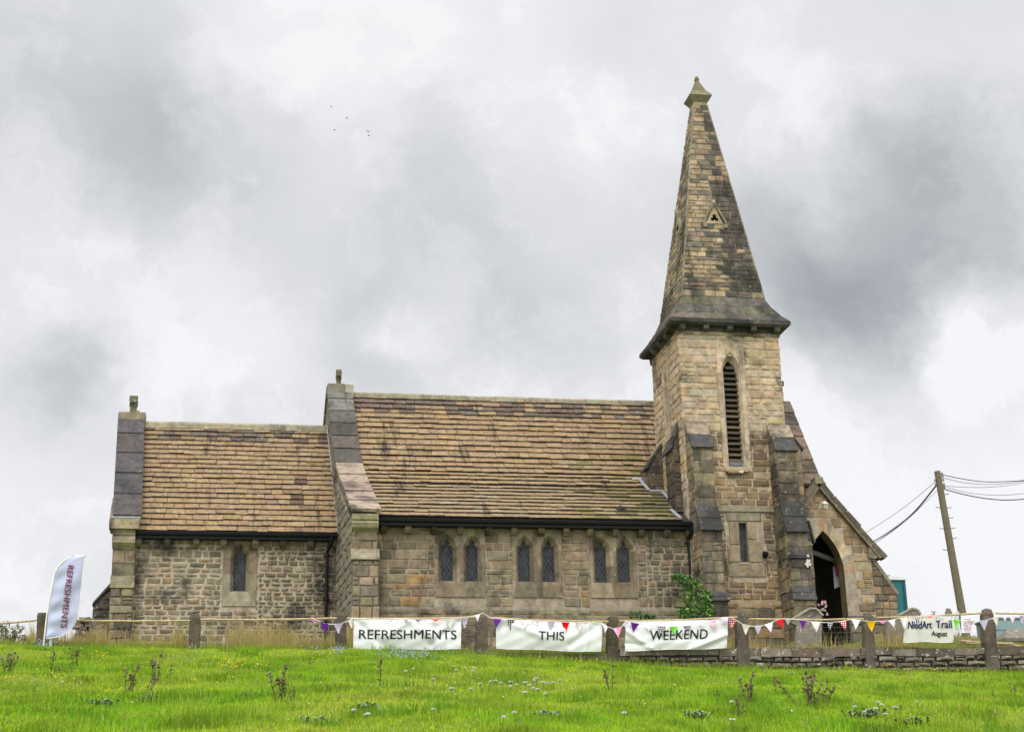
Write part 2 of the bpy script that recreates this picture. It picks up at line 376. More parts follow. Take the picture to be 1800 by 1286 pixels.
def arch_pts(w, zs, rise, n=8):
    """right half of a pointed arch from the springing (w, zs) to the apex (0, zs+rise)"""
    r = (w*w+rise*rise)/(2*w); out = []
    a1 = math.atan2(rise, -(w-r)) if r > w else math.pi/2
    cx = w-r; a1 = math.atan2(rise, -cx)
    for i in range(n+1):
        a = a1*i/n; out.append((cx+r*math.cos(a), zs+r*math.sin(a)))
    return out
def mirror(h):   # right half, bottom to apex -> whole outline right-bottom .. apex .. left-bottom
    return h+[(-a, b) for a, b in h[::-1][1:]]
def lancet(parent, F, uc, zsill, zs, w, rise, U, ztop, zbot, wo, riseo, pal, smat, glass, depth=.14, cusp=True, name='lancet_window', label=None, hood=False):
    """dressed stone surround with a pointed light and its pane; F is the wall face"""
    mb = MB(); n = 8
    if cusp:
        inner = [(w, zsill), (w, zsill+(zs-zsill)*.5), (w, zs)]+[(w*.97, zs+.25*rise), (w*.80, zs+.42*rise), (w*.5, zs+.50*rise), (w*.30, zs+.56*rise), (w*.40, zs+.72*rise), (w*.36, zs+.86*rise), (w*.2, zs+1.05*rise), (0, zs+1.2*rise)]
    else:
        inner = [(w, zsill), (w, zsill+(zs-zsill)*.5)]+arch_pts(w, zs, rise, n)
    outer = [(wo, zsill-.05), (wo, zsill+(zs-zsill)*.5)]+arch_pts(wo, zs, riseo, n)
    rect = [(U, zbot), (U, zsill+(zs-zsill)*.5)]
    for k in range(n+1):
        rect.append((U, zs+(ztop-zs)*k/(n/2)) if k <= n/2 else (U*(1-(k-n/2)/(n/2)), ztop))
    A, Bq, C = mirror(rect), mirror(outer), mirror(inner)
    hf = .036
    cols = [vary(R.choice(pal), .25, .05) for _ in range(40)]
    for i in range(len(A)-1):
        col = cols[(i if i < 2 or i > len(A)-4 else 6+i//3)]
        g = lambda q, h: F.p(uc+q[0], q[1], h)
        mb.face([g(A[i], hf), g(A[i+1], hf), g(Bq[i+1], hf), g(Bq[i], hf)][::-1], col)
        mb.face([g(Bq[i], hf), g(Bq[i+1], hf), g(C[i+1], -depth), g(C[i], -depth)][::-1], vary(col, .05, .02))
        mb.face([g(A[i], hf), g(A[i], -.02), g(A[i+1], -.02), g(A[i+1], hf)][::-1], col)
        mb.face([g(C[i], -depth), g(C[i+1], -depth), g(C[i+1], -depth-.12), g(C[i], -depth-.12)][::-1], col)
    # sill block
    mb.face([F.p(uc-U, zbot, hf), F.p(uc+U, zbot, hf), F.p(uc+wo, zsill-.05, hf), F.p(uc-wo, zsill-.05, hf)], cols[20])
    mb.face([F.p(uc-wo, zsill-.05, hf), F.p(uc+wo, zsill-.05, hf), F.p(uc+w, zsill, -depth), F.p(uc-w, zsill, -depth)], cols[21])
    mb.face([F.p(uc-U, zbot, hf), F.p(uc+U, zbot, hf), F.p(uc+U, zbot, -.02), F.p(uc-U, zbot, -.02)][::-1], cols[20])
    if hood:
        ho = arch_pts(wo+.09, zs, riseo+.11, 10); hp = mirror(ho)
        mb.tube([F.p(uc+a, b, .05) for a, b in hp], .035, cols[22], 6)
    o = mb.build(name, smat, parent)
    if label: o['label'] = label
    if glass is not None:
        gm = MB(); g = [(uc+a*1.02, b) for a, b in C]
        gm.face([F.p(a, b, -depth-.05) for a, b in g], (.03, .03, .03))
        gm.face([F.p(uc-w-.02, zsill-.01, -depth-.3), F.p(uc+w+.02, zsill-.01, -depth-.3), F.p(uc+w+.02, zs+rise, -depth-.3), F.p(uc-w-.02, zs+rise, -depth-.3)], (.02, .02, .02))
        gm.build('glass_pane', glass, o)
    return o

def slates(mb, F, v0, v1, ends, exp, sw=(.28, .62), thick=.022, pal=None, over=.09, colfn=None):
    """courses of stone slates on a roof face; ends(v) gives the two ends of a course"""
    v = v0; L_ = v1-v0
    while v < v1-.05:
        t = (v-v0)/L_; e = exp[0]+(exp[1]-exp[0])*t; e *= R.uniform(.94, 1.06); a, b = ends(v+e/2); u = a
        top = min(v+e+over, v1+.02)
        while u < b-.02:
            w = R.uniform(*sw)
            if b-u-w < .16: w = b-u
            col = colfn(u+w/2, v) if colfn else R.choice(pal)
            m_ = (.285, .200, .108); k_ = .45 if col[0]-col[1] > .055 else .1; col = vary(tuple((1-k_)*a_+k_*b_ for a_, b_ in zip(col, m_)), .09, .03)
            dv = R.gauss(0, .008); th = thick*R.uniform(.7, 1.4); lift = thick*1.2; sk = R.gauss(0, .006)
            g = R.uniform(.003, .009)
            lo0, lo1 = F.p(u+g, v+dv+sk, lift+th), F.p(u+w-g, v+dv-sk, lift+th*R.uniform(.8, 1.15))
            b0, b1 = F.p(u+g, v+dv+sk, lift-.004), F.p(u+w-g, v+dv-sk, lift-.004)
            t0, t1 = F.p(u+g, top, th*.5), F.p(u+w-g, top, th*.5)
            mb.add([lo0, lo1, t1, t0, b0, b1], [(0, 1, 2, 3), (4, 0, 3), (5, 2, 1)], col); mb.face([b0, b1, lo1, lo0], vary((.055, .045, .035), .3))     # mossy lower edge, also painted dark for the shadow line under each course
            u += w
        v += e

# ------------------------------------------------------------------ ground
GX = [-60, -8, -4.3, -.8, 2.7, 6.15, 9.45, 12.8, 16.15, 19.6, 30, 80]
GZ = [7.2, 6.85, 6.77, 6.68, 6.67, 6.56, 6.36, 6.18, 6.14, 6.10, 6.05, 5.8]
FY = 39.2                               # the line of the retaining wall
def undul(x, y):
    return (.05*np.sin(x*.55+y*.31+1)+.045*np.sin(x*.23-y*.62+.4)+.035*np.sin(x*1.3+y*.9)+.028*np.sin(x*.8-y*1.9+2)+.02*np.sin(x*2.6+y*1.1+.7)+.016*np.sin(-x*1.7+y*3.1))
def ground_z(x, y):
    x = np.asarray(x, float); y = np.asarray(y, float)
    zf = np.interp(x, GX, GZ)
    fade = np.clip((FY-y)/2.5, .12, 1)
    field = zf*np.clip(y, -60, FY)/39.0+undul(x, y)*fade
    ter = np.interp(y, [FY, 40.5, 42.5, 44, 48, 60, 120, 300, 900], [6.68, 6.80, 7.05, 7.25, 7.45, 7.55, 7.2, 2, -10])+.4*undul(x*1.3, y)
    ter = ter+.42*np.clip((x-16)/2.5, 0, 1)*np.clip((y-39.4)/2.2, 0, 1)
    lowleft = np.clip((3-x)/4, 0, 1)*np.clip((42-y)/3, 0, 1)*.05
    return np.where(y <= FY, field, ter-lowleft)
def gz(x, y): return float(ground_z(x, y))
def on_ground(px, py, y0=15, y1=60):
    """where the line of sight through a pixel meets the slope"""
    v = ray(px, py)
    for Y in np.arange(y0, y1, .05):
        P = EYE+v*((Y-EYE.y)/v.y)
        if P.z <= gz(P.x, P.y): return Vector((P.x, P.y, gz(P.x, P.y)))
    return EYE+v*((39-EYE.y)/v.y)
def build_ground():
    m, nt, N, L, B = new_mat('ground_soil')
    tc = N.new('ShaderNodeTexCoord'); n = noise_node(nt, .7, 8, .65, tc.outputs['Object']); n2 = noise_node(nt, 9, 5, .6, tc.outputs['Object'])
    c = mixc(nt, 'MIX', ramp(nt, n.outputs[0], .35, 0, .65, 1), (.09, .15, .014), (.15, .21, .022))
    c = mixc(nt, 'MIX', ramp(nt, n2.outputs[0], .5, 0, .75, .6), c, (.09, .085, .03))
    L.new(c, B.inputs['Base Color']); B.inputs['Roughness'].default_value = 1; B.inputs['Specular IOR Level'].default_value = .1
    xs = np.unique(np.r_[np.linspace(-400, -12, 30), np.linspace(-12, 32, 177), np.linspace(32, 400, 30)])
    ys = np.unique(np.r_[np.linspace(-60, 14, 25), np.linspace(14, FY-.02, 130), FY+.02, np.linspace(FY+.1, 60, 60), np.linspace(60, 900, 40)])
    X, Y = np.meshgrid(xs, ys); Z = ground_z(X, Y); nx = len(xs)
    v = np.c_[X.ravel(), Y.ravel(), Z.ravel()]
    f = [(j*nx+i, j*nx+i+1, (j+1)*nx+i+1, (j+1)*nx+i) for j in range(len(ys)-1) for i in range(nx-1)]
    me = bpy.data.meshes.new('field_ground'); me.from_pydata(v.tolist(), [], f); me.materials.append(m)
    me.polygons.foreach_set('use_smooth', [True]*len(f))
    o = bpy.data.objects.new('field_ground', me); COL.objects.link(o); o['kind'] = 'structure'
build_ground()

# ------------------------------------------------------------------ the church
church = empty('stone_church', (8, 46, 7.2), 'weathered sandstone church with stone slate roofs and a tall pointed spire', 'church')
X_, Y_, Z_ = V3(1, 0, 0), V3(0, 1, 0), V3(0, 0, 1)
def rect(u0, u1, v0, v1): return [(u0, v0), (u1, v0), (u1, v1), (u0, v1)]
def south(Y, x=0): return Frame((x, Y, 0), X_, Z_, -Y_)

def slab_coping(name, xl, width, prof, nsl, thick=.12, lap=.05, pal=P_DARK, mat='coping', colf=None):
    """large overlapping coping slabs laid down a gable slope; xl(Y) is the outer edge"""
    mb = MB(); pts = [Vector((0, y, z)) for y, z in prof]
    for k in range(len(pts)-1):
        a, b = pts[k], pts[k+1]; d = b-a; n = d.cross(X_); n.normalize()
        if n.z < 0: n = -n
        m = nsl[k]
        for i in range(m):
            p, q = a+d*(i/m), a+d*((i+1.04)/m)
            xo, x1 = xl(p.y), xl(q.y)
            col = vary(colf(k, i) if colf else R.choice(pal), .15, .04); t = thick*R.uniform(.9, 1.1)
            P0 = V3(xo, p.y, p.z)+n*(.03+lap); P1 = V3(x1, q.y, q.z)+n*.01
            P = [P0, P0+X_*width, P1+X_*width, P1, P0+n*t*.7, P0+X_*width+n*t*.7, P1+X_*width+n*t, P1+n*t]
            mb.add(P, [(0, 3, 2, 1), (4, 5, 6, 7), (0, 1, 5, 4), (1, 2, 6, 5), (2, 3, 7, 6), (3, 0, 4, 7)], col)
    return mb.build(name, M[mat], church)

# ---- chancel
CS = south(47)
wm = MB()
chole = [(-.27, .75, 8.98, 11.0)]
panel(wm, CS, rect(-3.3, 3.3, 6.8, 11.05), [(-.1, .6, 9.2, 10.9)])
masonry(wm, CS, rect(-2.74, .80, 6.9, 10.9), chole, P_CHAN, ch=(.10, .22), sw=(.16, .50), gap=.03, proud=.016, bev=.03, jit=.022, rock=.9)
masonry(wm, CS, rect(.80, 2.75, 7.9, 10.75), (), P_CHAN+P_RUB[:3], ch=(.10, .20), sw=(.14, .40), gap=.042, proud=.034, jit=.024)
masonry(wm, CS, rect(.80, 2.75, 10.75, 10.9), (), P_CHAN, ch=(.15, .15), sw=(.3, .5))
masonry(wm, CS, rect(.80, 2.75, 6.9, 7.9), (), P_CHAN, ch=(.12, .22), sw=(.2, .5), gap=.025, proud=.02, jit=.018)
masonry(wm, CS, rect(2.75, 3.2, 6.9, 10.9), (), P_DARK, ch=(.14, .24), sw=(.2, .4), proud=.02)
for (x0, x1, y0, y1) in ((-3.3, -3.3, 47, 53), (-3.3, 3.3, 53, 53)):
    wm.face([(x0, y0, 6.8), (x1, y1, 6.8), (x1, y1, 11), (x0, y0, 11)], MORTD)
wm.prism([(-3.4, 47, 11), (-3.4, 50, 15.1), (-3.4, 53, 11), (-3.4, 53, 6.8), (-3.4, 47, 6.8)], (.5, 0, 0), (.2, .17, .13))
wm.build('chancel_wall', M['rubble'], church)
pm = MB()                                # corner pier of the chancel with its kneeler and east buttress
PF = Frame((-3.36, 46.7, 0), X_, Z_, -Y_)
pm.box((-3.36, 46.7, 6.8), (.62, 0, 0), (0, .6, 0), (0, 0, 4.1), MORTD)
masonry(pm, PF, rect(0, .62, 9.75, 10.65), pal=P_DRESS, ch=(.3, .42), sw=(.62, .7), proud=.02)
masonry(pm, PF, rect(-.03, .62, 6.9, 9.45), pal=P_RUB+P_DARK, ch=(.2, .32), sw=(.25, .62), proud=.05)
pm.prism([(-3.4, 46.62, 9.45), (-3.4, 46.69, 9.82), (-3.4, 46.95, 9.82), (-3.4, 46.95, 9.45)], (.67, 0, 0), (.34, .29, .19))
pm.prism([(-3.4, 46.70, 10.60), (-3.4, 46.50, 10.74), (-3.4, 46.48, 10.86), (-3.4, 46.56, 10.95), (-3.4, 46.52, 10.96), (-3.4, 46.50, 11.14), (-3.4, 47.2, 11.14), (-3.4, 47.2, 10.6)], (.64, 0, 0), (.36, .31, .21))
pm.prism([(-3.50, 46.36, 11.12), (-3.50, 46.40, 11.42), (-3.50, 47.2, 12.2), (-3.50, 47.2, 11.12)], (.84, 0, 0), (.38, .31, .19))
pm.build('corner_pier', M['coping'], church)
bt = MB()
q = [at(163, 1072, 47.2), at(166, 1062, 47.2), at(203, 1020, 47.2), V3(-3.3, 47.2, 9.5), V3(-3.3, 47.2, 6.8), V3(at(163, 1072, 47.2).x, 47.2, 6.8)]
bt.prism([(p.x, 47.2, p.z) for p in q], (0, .7, 0), (.12, .11, .095))
BFc = south(47.2)
masonry(bt, BFc, [(q[0].x+.02, 6.9), (-3.32, 6.9), (-3.32, 9.4), (q[2].x, q[2].z-.05), (q[0].x+.02, q[0].z)], pal=P_DARK, ch=(.2, .32), sw=(.3, .5))
bt.prism([(q[1].x-.06, 47.12, q[1].z-.03), (q[1].x-.03, 47.12, q[1].z+.07), (q[2].x, 47.12, q[2].z+.09), (q[2].x, 47.12, q[2].z-.03)], (0, .86, 0), (.10, .095, .09))
bt.build('buttress', M['dark_stone'], church)

gx = lambda Y: 3.27-.0538*(Y-43.5)        # east face of the nave gable
def roof_frame(Y0, z0, Y1, z1): return Frame((0, Y0, z0), X_, (0, Y1-Y0, z1-z0), (0, z0-z1, Y1-Y0)), math.hypot(Y1-Y0, z1-z0)
P_SL = [(.325, .225, .118), (.345, .245, .13), (.295, .205, .108), (.31, .225, .128), (.325, .215, .112), (.28, .205, .12), (.355, .26, .15), (.315, .23, .105)]
P_SLR = [(.315, .205, .122), (.295, .19, .115), (.335, .225, .135), (.27, .18, .115), (.325, .22, .128), (.29, .20, .125)]
def slcol(top):
    def f(u, v):
        if top > 5 and abs(u-2.05-.1*math.sin(v*3)) < .22 and v < 2.7 and R.random() < .75: return R.choice([(.12, .075, .06), (.16, .10, .075)])     # rusty run below a slipped slate
        if v > top-1.0 and R.random() < .75: return R.choice([(.10, .075, .062), (.14, .10, .08), (.19, .125, .088), (.12, .10, .085)])
        t = v/top
        return R.choice(P_SLR if R.random() < .15+.7*t else P_SL)
    return f
rm = MB(); RF, RL = roof_frame(46.66, 11.10, 50, 15.22)
rm.face([RF.p(-3.2, .02, .0), RF.p(3.3, .02, .0), RF.p(3.3, RL, .0), RF.p(-3.2, RL, .0)], (.05, .04, .03))
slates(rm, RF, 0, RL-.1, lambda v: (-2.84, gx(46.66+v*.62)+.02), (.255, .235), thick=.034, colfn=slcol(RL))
rm.face([(-3.2, 50, 15.2), (3.2, 50, 15.2), (3.2, 53.4, 11), (-3.2, 53.4, 11)], (.2, .14, .08))
rm.build('chancel_roof', M['slate'], church)
def ridge(x0, x1, Y, z, seg=.95):
    mb = MB(); x = x0
    while x < x1-.02:
        w = min(seg*R.uniform(.8, 1.2), x1-x); dz = R.gauss(0, .008)
        poly = [(x, Y-.2, z-.20+dz), (x, Y-.17, z-.03+dz), (x, Y, z+.06+dz), (x, Y+.17, z-.03+dz), (x, Y+.2, z-.2+dz)]
        mb.prism(poly, (w-.008, 0, 0), vary((.30, .27, .18), .15)); x += w
    return mb.build('ridge', M['lichened'], church)
ridge(-2.86, 2.95, 50, 15.27)
slab_coping('coping', lambda Y: -3.42-.072*(Y-46.5), .82, [(46.52, 11.42), (50.02, 15.42)], [5], thick=.13, colf=lambda k, i: R.choice([(.085, .08, .078), (.11, .10, .095), (.095, .085, .08)]))
cf = MB(); cf.box((-3.64, 49.72, 15.2), (.82, 0, 0), (0, .56, 0), (0, 0, .34), (.26, .23, .15)); cf.box((-3.3, 49.85, 15.5), (.28, 0, 0), (0, .3, 0), (0, 0, .12), (.2, .18, .12))
cf.build('apex_stone', M['lichened'], church)
def cross(xc, Y, z0, w, h):
    mb = MB(); col = (.17, .165, .10)
    mb.box((xc-w*.42, Y-.09, z0), (w*.84, 0, 0), (0, .18, 0), (0, 0, h*.45), col)
    k = 5
    for i in range(k):
        a = h*(.42+.58*i/k); ww = w*(1 if i % 2 == 0 else .9)
        mb.box((xc-ww/2, Y-(.26 if i in (1, 2, 3) else .12), z0+a), (ww, 0, 0), (0, (.52 if i in (1, 2, 3) else .24), 0), (0, 0, h*.58/k*.93), vary(col, .15))
    mb.build('gable_cross', M['lichened'], church)
cross(-3.22, 50, 15.58, .25, .55)

# ---- nave
NS = south(44)
NW = [(px, at(px, 990, 44).x) for px in (786.5, 830.5, 922.5, 966, 1057.5, 1098.5)]
nm = MB()
nholes = [(x-.37, x+.37, 8.80, 10.9) for _, x in NW]
panel(nm, NS, rect(3.9, 13.2, 6.8, 11.0), [(x-.3, x+.3, 9.05, 10.75) for _, x in NW], (.36, .30, .22))
wcols = [(.29, .245, .18), (.32, .27, .195), (.27, .23, .17)]
def nvcol(u, v):
    if u > 11.75 and v < 10.75 and v > 8.7: return R.choice([(.20, .175, .12), (.24, .20, .14), (.175, .15, .105), (.29, .20, .11)])
    if u < 6 and R.random() < .1: return (.40, .24, .09)
    return None
masonry(nm, NS, rect(3.97, 11.75, 8.55, 10.86), nholes, P_RUB+P_DRESS, ch=(.14, .30), sw=(.22, .68), gap=.02, proud=.022, colfn=nvcol)
masonry(nm, NS, rect(11.75, 13.1, 8.9, 10.86), (), P_RUB, ch=(.16, .24), sw=(.2, .36), gap=.04, proud=.03, colfn=nvcol, jit=.02)
masonry(nm, NS, rect(11.75, 13.1, 8.55, 8.9), (), P_RUB, ch=(.3, .35), sw=(.25, .42), gap=.04, proud=.03)
PLn = south(43.9)
nm.prism([(3.97, 43.9, 6.8), (3.97, 43.9, 8.45), (3.97, 44.0, 8.56), (3.97, 44.05, 8.56), (3.97, 44.05, 6.8)], (9.1, 0, 0), (.25, .22, .16))
masonry(nm, PLn, rect(3.97, 13.05, 6.9, 8.44), (), P_RUB+P_DRESS, ch=(.2, .34), sw=(.4, 1.1), gap=.014, proud=.018)
nm.face([(3.9, 50, 6.8), (18.2, 54.4, 6.8), (18.2, 54.4, 11), (3.9, 54.4, 11)], MORTD)
nm.build('nave_wall', M['rubble'], church)
for i, (px, x) in enumerate(NW):
    lancet(church, NS, x, 9.29, 10.16, .165, .27, (NW[i|1][1]-NW[i&6][1])/2, 10.86, 8.82, .26, .43, P_DRESS, M['coping'], M['glass'])
lancet(church, CS, .25, 9.46, 10.42, .175, .33, .49, 10.98, 9.0, .27, .45, P_DRESS+[(.34, .30, .22)], M['coping'], M['glass'])

gm = MB()                                # the east gable of the nave
GE = Frame((3.27, 43.5, 0), (-.0538, 1, 0), Z_, (-1, -.0538, 0))
gout = [(0, 6.8), (0, 10.9), (4.0, 13.12), (6.5, 16.3), (9.0, 13.12), (11, 10.9), (11, 6.8)]
gm.prism([GE.p(a, b, 0) for a, b in gout], -GE.n*.7, (.20, .175, .13))
masonry(gm, GE, [(0.02, 6.9), (3.6, 6.9), (3.6, 12.75), (0.02, 10.8)], pal=[(.235, .205, .16), (.27, .235, .18), (.21, .18, .14), (.25, .21, .15)], ch=(.2, .32), sw=(.2, .5), gap=.014)
masonry(gm, GE, [(3.6, 11), (6.5, 14.5), (6.5, 16.1), (4, 13.0), (3.6, 12.8)], pal=P_DARK, ch=(.2, .3), sw=(.25, .5), gap=.014)
gm.build('gable_wall', M['coping'], church)
pm = MB()
PF = Frame((3.27, 43.5, 0), X_, Z_, -Y_)
masonry(pm, PF, rect(0, .7, 9.95, 10.58), pal=P_DRESS, ch=(.28, .36), sw=(.7, .8), proud=.02)
pm.box((3.27, 43.36, 6.8), (.72, 0, 0), (0, .3, 0), (0, 0, 2.95), MORTD)
PF2 = Frame((3.27, 43.36, 0), X_, Z_, -Y_)
masonry(pm, PF2, rect(0, .72, 8.45, 9.72), pal=P_DRESS+P_CHAN, ch=(.24, .34), sw=(.3, .42), proud=.025)
masonry(pm, PF2, rect(-.03, .75, 6.9, 8.45), pal=P_RUB, ch=(.24, .34), sw=(.3, .42), proud=.05)
pm.prism([(3.23, 43.27, 9.72), (3.23, 43.30, 9.80), (3.23, 43.48, 10.05), (3.23, 43.6, 10.05), (3.23, 43.6, 9.72)], (.78, 0, 0), (.33, .285, .19))
pm.prism([(3.25, 43.5, 10.52), (3.25, 43.32, 10.62), (3.25, 43.28, 10.74), (3.25, 43.34, 10.82), (3.25, 43.3, 10.84), (3.25, 43.3, 11.0), (3.25, 44.1, 11.0), (3.25, 44.1, 10.52)], (.73, 0, 0), (.28, .255, .15))
pm.build('corner_pier', M['coping'], church)

NP = [(43.62, 10.98), (46.45, 12.60), (47.25, 13.16), (47.95, 13.82), (50, 16.40)]      # the nave roof sweeps out to a lower pitch
rm = MB(); LF, LL = roof_frame(*NP[0], *NP[1])
def low_ends(v):
    Y = 43.62+v*(NP[1][0]-43.62)/LL
    return gx(Y)+.68, (12.78 if Y < 44.35 else 13.25)
for (ya, za), (yb, zb_) in zip(NP, NP[1:]): rm.face([(3.2, ya, za), (13.2 if ya < 46 else 18.2, ya, za), (13.2 if ya < 46 else 18.2, yb, zb_), (3.2, yb, zb_)], (.05, .04, .03))
def lcol(u, v):
    if u > 9.2 and R.random() < (u-9.2)/3.2*.9: return R.choice([(.13, .125, .035), (.17, .15, .05), (.11, .10, .045), (.20, .165, .07)])
    if R.random() < .06: return R.choice([(.30, .27, .22), (.27, .235, .18), (.33, .285, .215)])
    return R.choice([(c[0]*.98, c[1]*1.02, c[2]*1.08) for c in P_SL]+[(.30, .235, .14), (.28, .215, .125)])
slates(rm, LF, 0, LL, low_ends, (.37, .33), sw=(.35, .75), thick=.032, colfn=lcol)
UL = 5.0; uc = slcol(UL)
def ucol(u, v):
    if u > 10.5 and v < 2.2 and R.random() < .35: return R.choice([(.17, .15, .055), (.21, .165, .07)])
    return uc(u, v)
vo_ = 0
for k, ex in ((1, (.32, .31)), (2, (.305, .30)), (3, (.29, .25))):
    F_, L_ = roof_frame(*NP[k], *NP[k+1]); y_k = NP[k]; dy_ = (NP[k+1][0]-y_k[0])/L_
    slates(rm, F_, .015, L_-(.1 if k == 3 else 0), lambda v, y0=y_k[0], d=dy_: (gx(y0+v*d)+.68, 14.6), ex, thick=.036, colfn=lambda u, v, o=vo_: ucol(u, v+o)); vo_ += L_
rm.face([(3.2, 50, 16.36), (18.2, 50, 16.36), (18.2, 54.5, 10.9), (3.2, 54.5, 10.9)], (.2, .14, .08))
rm.build('nave_roof', M['slate'], church)
ridge(3.62, 18.0, 50, 16.42)
dk = [(.10, .085, .075), (.125, .10, .085), (.14, .11, .092)]
def ecol(k, i):
    if k == 0: return [(.35, .29, .205), (.31, .24, .185), (.28, .205, .16), (.35, .285, .215)][i % 4]
    if k < 3: return [(.30, .245, .18), dk[0]][k-1]
    return R.choice(dk) if i < 2 else R.choice([(.13, .12, .105), (.20, .19, .16)])
slab_coping('coping', lambda Y: gx(Y)-.05, .82, [(43.34, 10.98), (46.45, 12.72), (47.25, 13.27), (47.95, 13.93), (50.02, 16.52)], [4, 1, 1, 5], thick=.14, colf=ecol)
slab_coping('coping', lambda Y: gx(Y)-.05, .82, [(54.4, 10.9), (50.0, 16.48)], [8], thick=.14, pal=P_DARK)
cf = MB(); cf.box((2.90, 49.7, 16.25), (.56, 0, 0), (0, .6, 0), (0, 0, .42), (.22, .20, .15)); cf.box((3.47, 49.7, 16.25), (.27, 0, 0), (0, .6, 0), (0, 0, .40), (.40, .37, .28))
cf.build('apex_stone', M['lichened'], church)
cross(3.27, 50, 16.66, .17, .55)

# gutters, corbels, downpipes
def gutter(x0, x1, Y, z, dy=.11):
    mb = MB()
    mb.box((x0, Y-.03, z-.17), (x1-x0, 0, 0), (0, .34, 0), (0, 0, .16), (.02, .02, .02))
    prof = [(Y-.06+.07*math.cos(a), z-.02+.075*math.sin(a)) for a in [math.pi*(1+k/8) for k in range(9)]]
    mb.prism([(x0, y, zz) for y, zz in prof]+[(x0, Y+.0, z+.0), (x0, Y-.12, z+.0)], (x1-x0, 0, 0), (.02, .02, .02))
    mb.tube([(x0, Y-.13, z), (x1, Y-.13, z)], .014, (.02, .02, .02), 6)
    return mb.build('gutter', M['black'], church)
gutter(-2.74, 3.1, 46.68, 11.08); gutter(3.98, 13.12, 43.66, 10.93)
def corbel(x, Y, z, w=.17, d=.26, h=.24, col=None):
    mb = MB(); c = vary(col or R.choice(P_DARK), .15)
    mb.prism([(x-w/2, Y+.02, z-h), (x-w/2, Y-d*.45, z-h*.95), (x-w/2, Y-d*.9, z-h*.55), (x-w/2, Y-d, z), (x-w/2, Y+.02, z)], (w, 0, 0), c)
    return mb.build('corbel', M['dark_stone'], church)
for px in (244, 295, 345, 393, 449, 497, 545, 590): corbel(at(px, 952, 47).x, 47, 10.92, col=R.choice(P_DRESS+P_DARK))
for px in (674, 716, 762, 808, 857, 902, 949, 993, 1035, 1079, 1124, 1169, 1207): corbel(at(px, 930, 44).x, 44, 10.80)
def downpipe(px0, px1, py1, px2, py2, Y, Yg, z0):
    mb = MB(); c = (.02, .02, .02)
    a = at(px1, py1, Y); b = at(px2, py2, Y); t = at(px0, 930, Yg)
    mb.tube([V3(t.x, Yg-.05, z0), V3(t.x, Yg-.03, z0-.14), V3((t.x*.5+a.x*.5), (Yg+Y)/2-.02, (z0-.14+a.z)/2+.03), a+V3(0, 0, .06), a-V3(0, 0, .1), V3(a.x+(b.x-a.x)*.5, Y, (a.z+b.z)/2), V3(b.x, Y, 7.0)], .05, c, 10)
    for zz in (a.z-.02, a.z-1.3): mb.tube([V3(a.x, Y, zz-.05), V3(a.x, Y, zz+.05)], .068, c, 10); mb.box((a.x-.09, Y-.02, zz-.03), (.18, 0, 0), (0, .12, 0), (0, 0, .06), c)
    return mb.build('downpipe', M['black'], church)
downpipe(583, 574.5, 974, 572.5, 1078, 46.88, 46.64, 11.0); downpipe(1216, 1210.5, 952, 1215, 1010, 43.86, 43.6, 10.85)

# ---- tower
TX0, TX1, TY0, TY1 = 13.02, 16.15, 43.8, 46.93
TF = Frame((TX0, TY0, 0), X_, Z_, -Y_); TW = TX1-TX0; TL = Frame((TX0, TY0, 0), Y_, Z_, -X_)
tm = MB()
lv = (1.56-.30, 1.56+.30, 12.6, 16.3); sw_ = (1.61-.2, 1.61+.2, 9.8, 11.05)
panel(tm, TF, rect(0, TW, 6.8, 16.85), [(1.56-.24, 1.56+.24, 12.7, 16.1), (1.61-.12, 1.61+.12, 9.84, 11.0)])
panel(tm, TL, rect(0, 3.13, 6.8, 16.85), [(1.4, 1.75, 13.6, 16.1)])
tm.face([(TX1, TY0, 6.8), (TX1, TY1, 6.8), (TX1, TY1, 16.85), (TX1, TY0, 16.85)], MORT)
tm.face([(TX0, TY1, 6.8), (TX1, TY1, 6.8), (TX1, TY1, 16.85), (TX0, TY1, 16.85)], MORT)
def upcol(u, v):
    if v > 16.3 and R.random() < .3: return (.40, .31, .20)
    if abs(v-15.95) < .12 and 2.15 < u < 2.65: return (.20, .115, .075)
    if R.random() < .07: return (.40, .36, .30)
    if v < 13.9 and R.random() < .15: return (.55, .36, .14)
    return None
UH = [(1.56-.40, 1.56+.40, 12.55, 16.42)]
masonry(tm, TF, rect(0, TW, 13.75, 16.84), UH, P_TOW, ch=(.14, .28), sw=(.24, .62), gap=.018, proud=.022, colfn=upcol, jit=.012, calm=(.485, .37, .235))
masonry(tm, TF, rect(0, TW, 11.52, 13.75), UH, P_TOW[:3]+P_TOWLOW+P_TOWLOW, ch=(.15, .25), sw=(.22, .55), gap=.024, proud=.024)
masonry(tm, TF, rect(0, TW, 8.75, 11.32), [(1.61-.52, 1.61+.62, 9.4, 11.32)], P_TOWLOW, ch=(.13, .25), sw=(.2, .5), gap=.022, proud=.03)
masonry(tm, TL, rect(0, 3.13, 12.0, 16.84), [(1.25, 1.9, 13.5, 16.2)], P_TOW, ch=(.2, .32), sw=(.3, .7), gap=.018, proud=.022, colfn=upcol, jit=.012, calm=(.485, .37, .235))
masonry(tm, Frame((TX1, TY0, 0), Y_, Z_, X_), rect(0, 3.13, 11, 16.84), (), P_TOW, ch=(.22, .34), sw=(.35, .8))
tm.box((TX0+.5, TY0-.07, 11.33), (TW-1.0, 0, 0), (0, .1, 0), (0, 0, .17), (.30, .27, .19))
tm.prism([(TX0+.4, TY0-.16, 6.8), (TX0+.4, TY0-.16, 8.62), (TX0+.4, TY0, 8.78), (TX0+.4, TY0, 6.8)], (TW-.8, 0, 0), (.30, .24, .14))
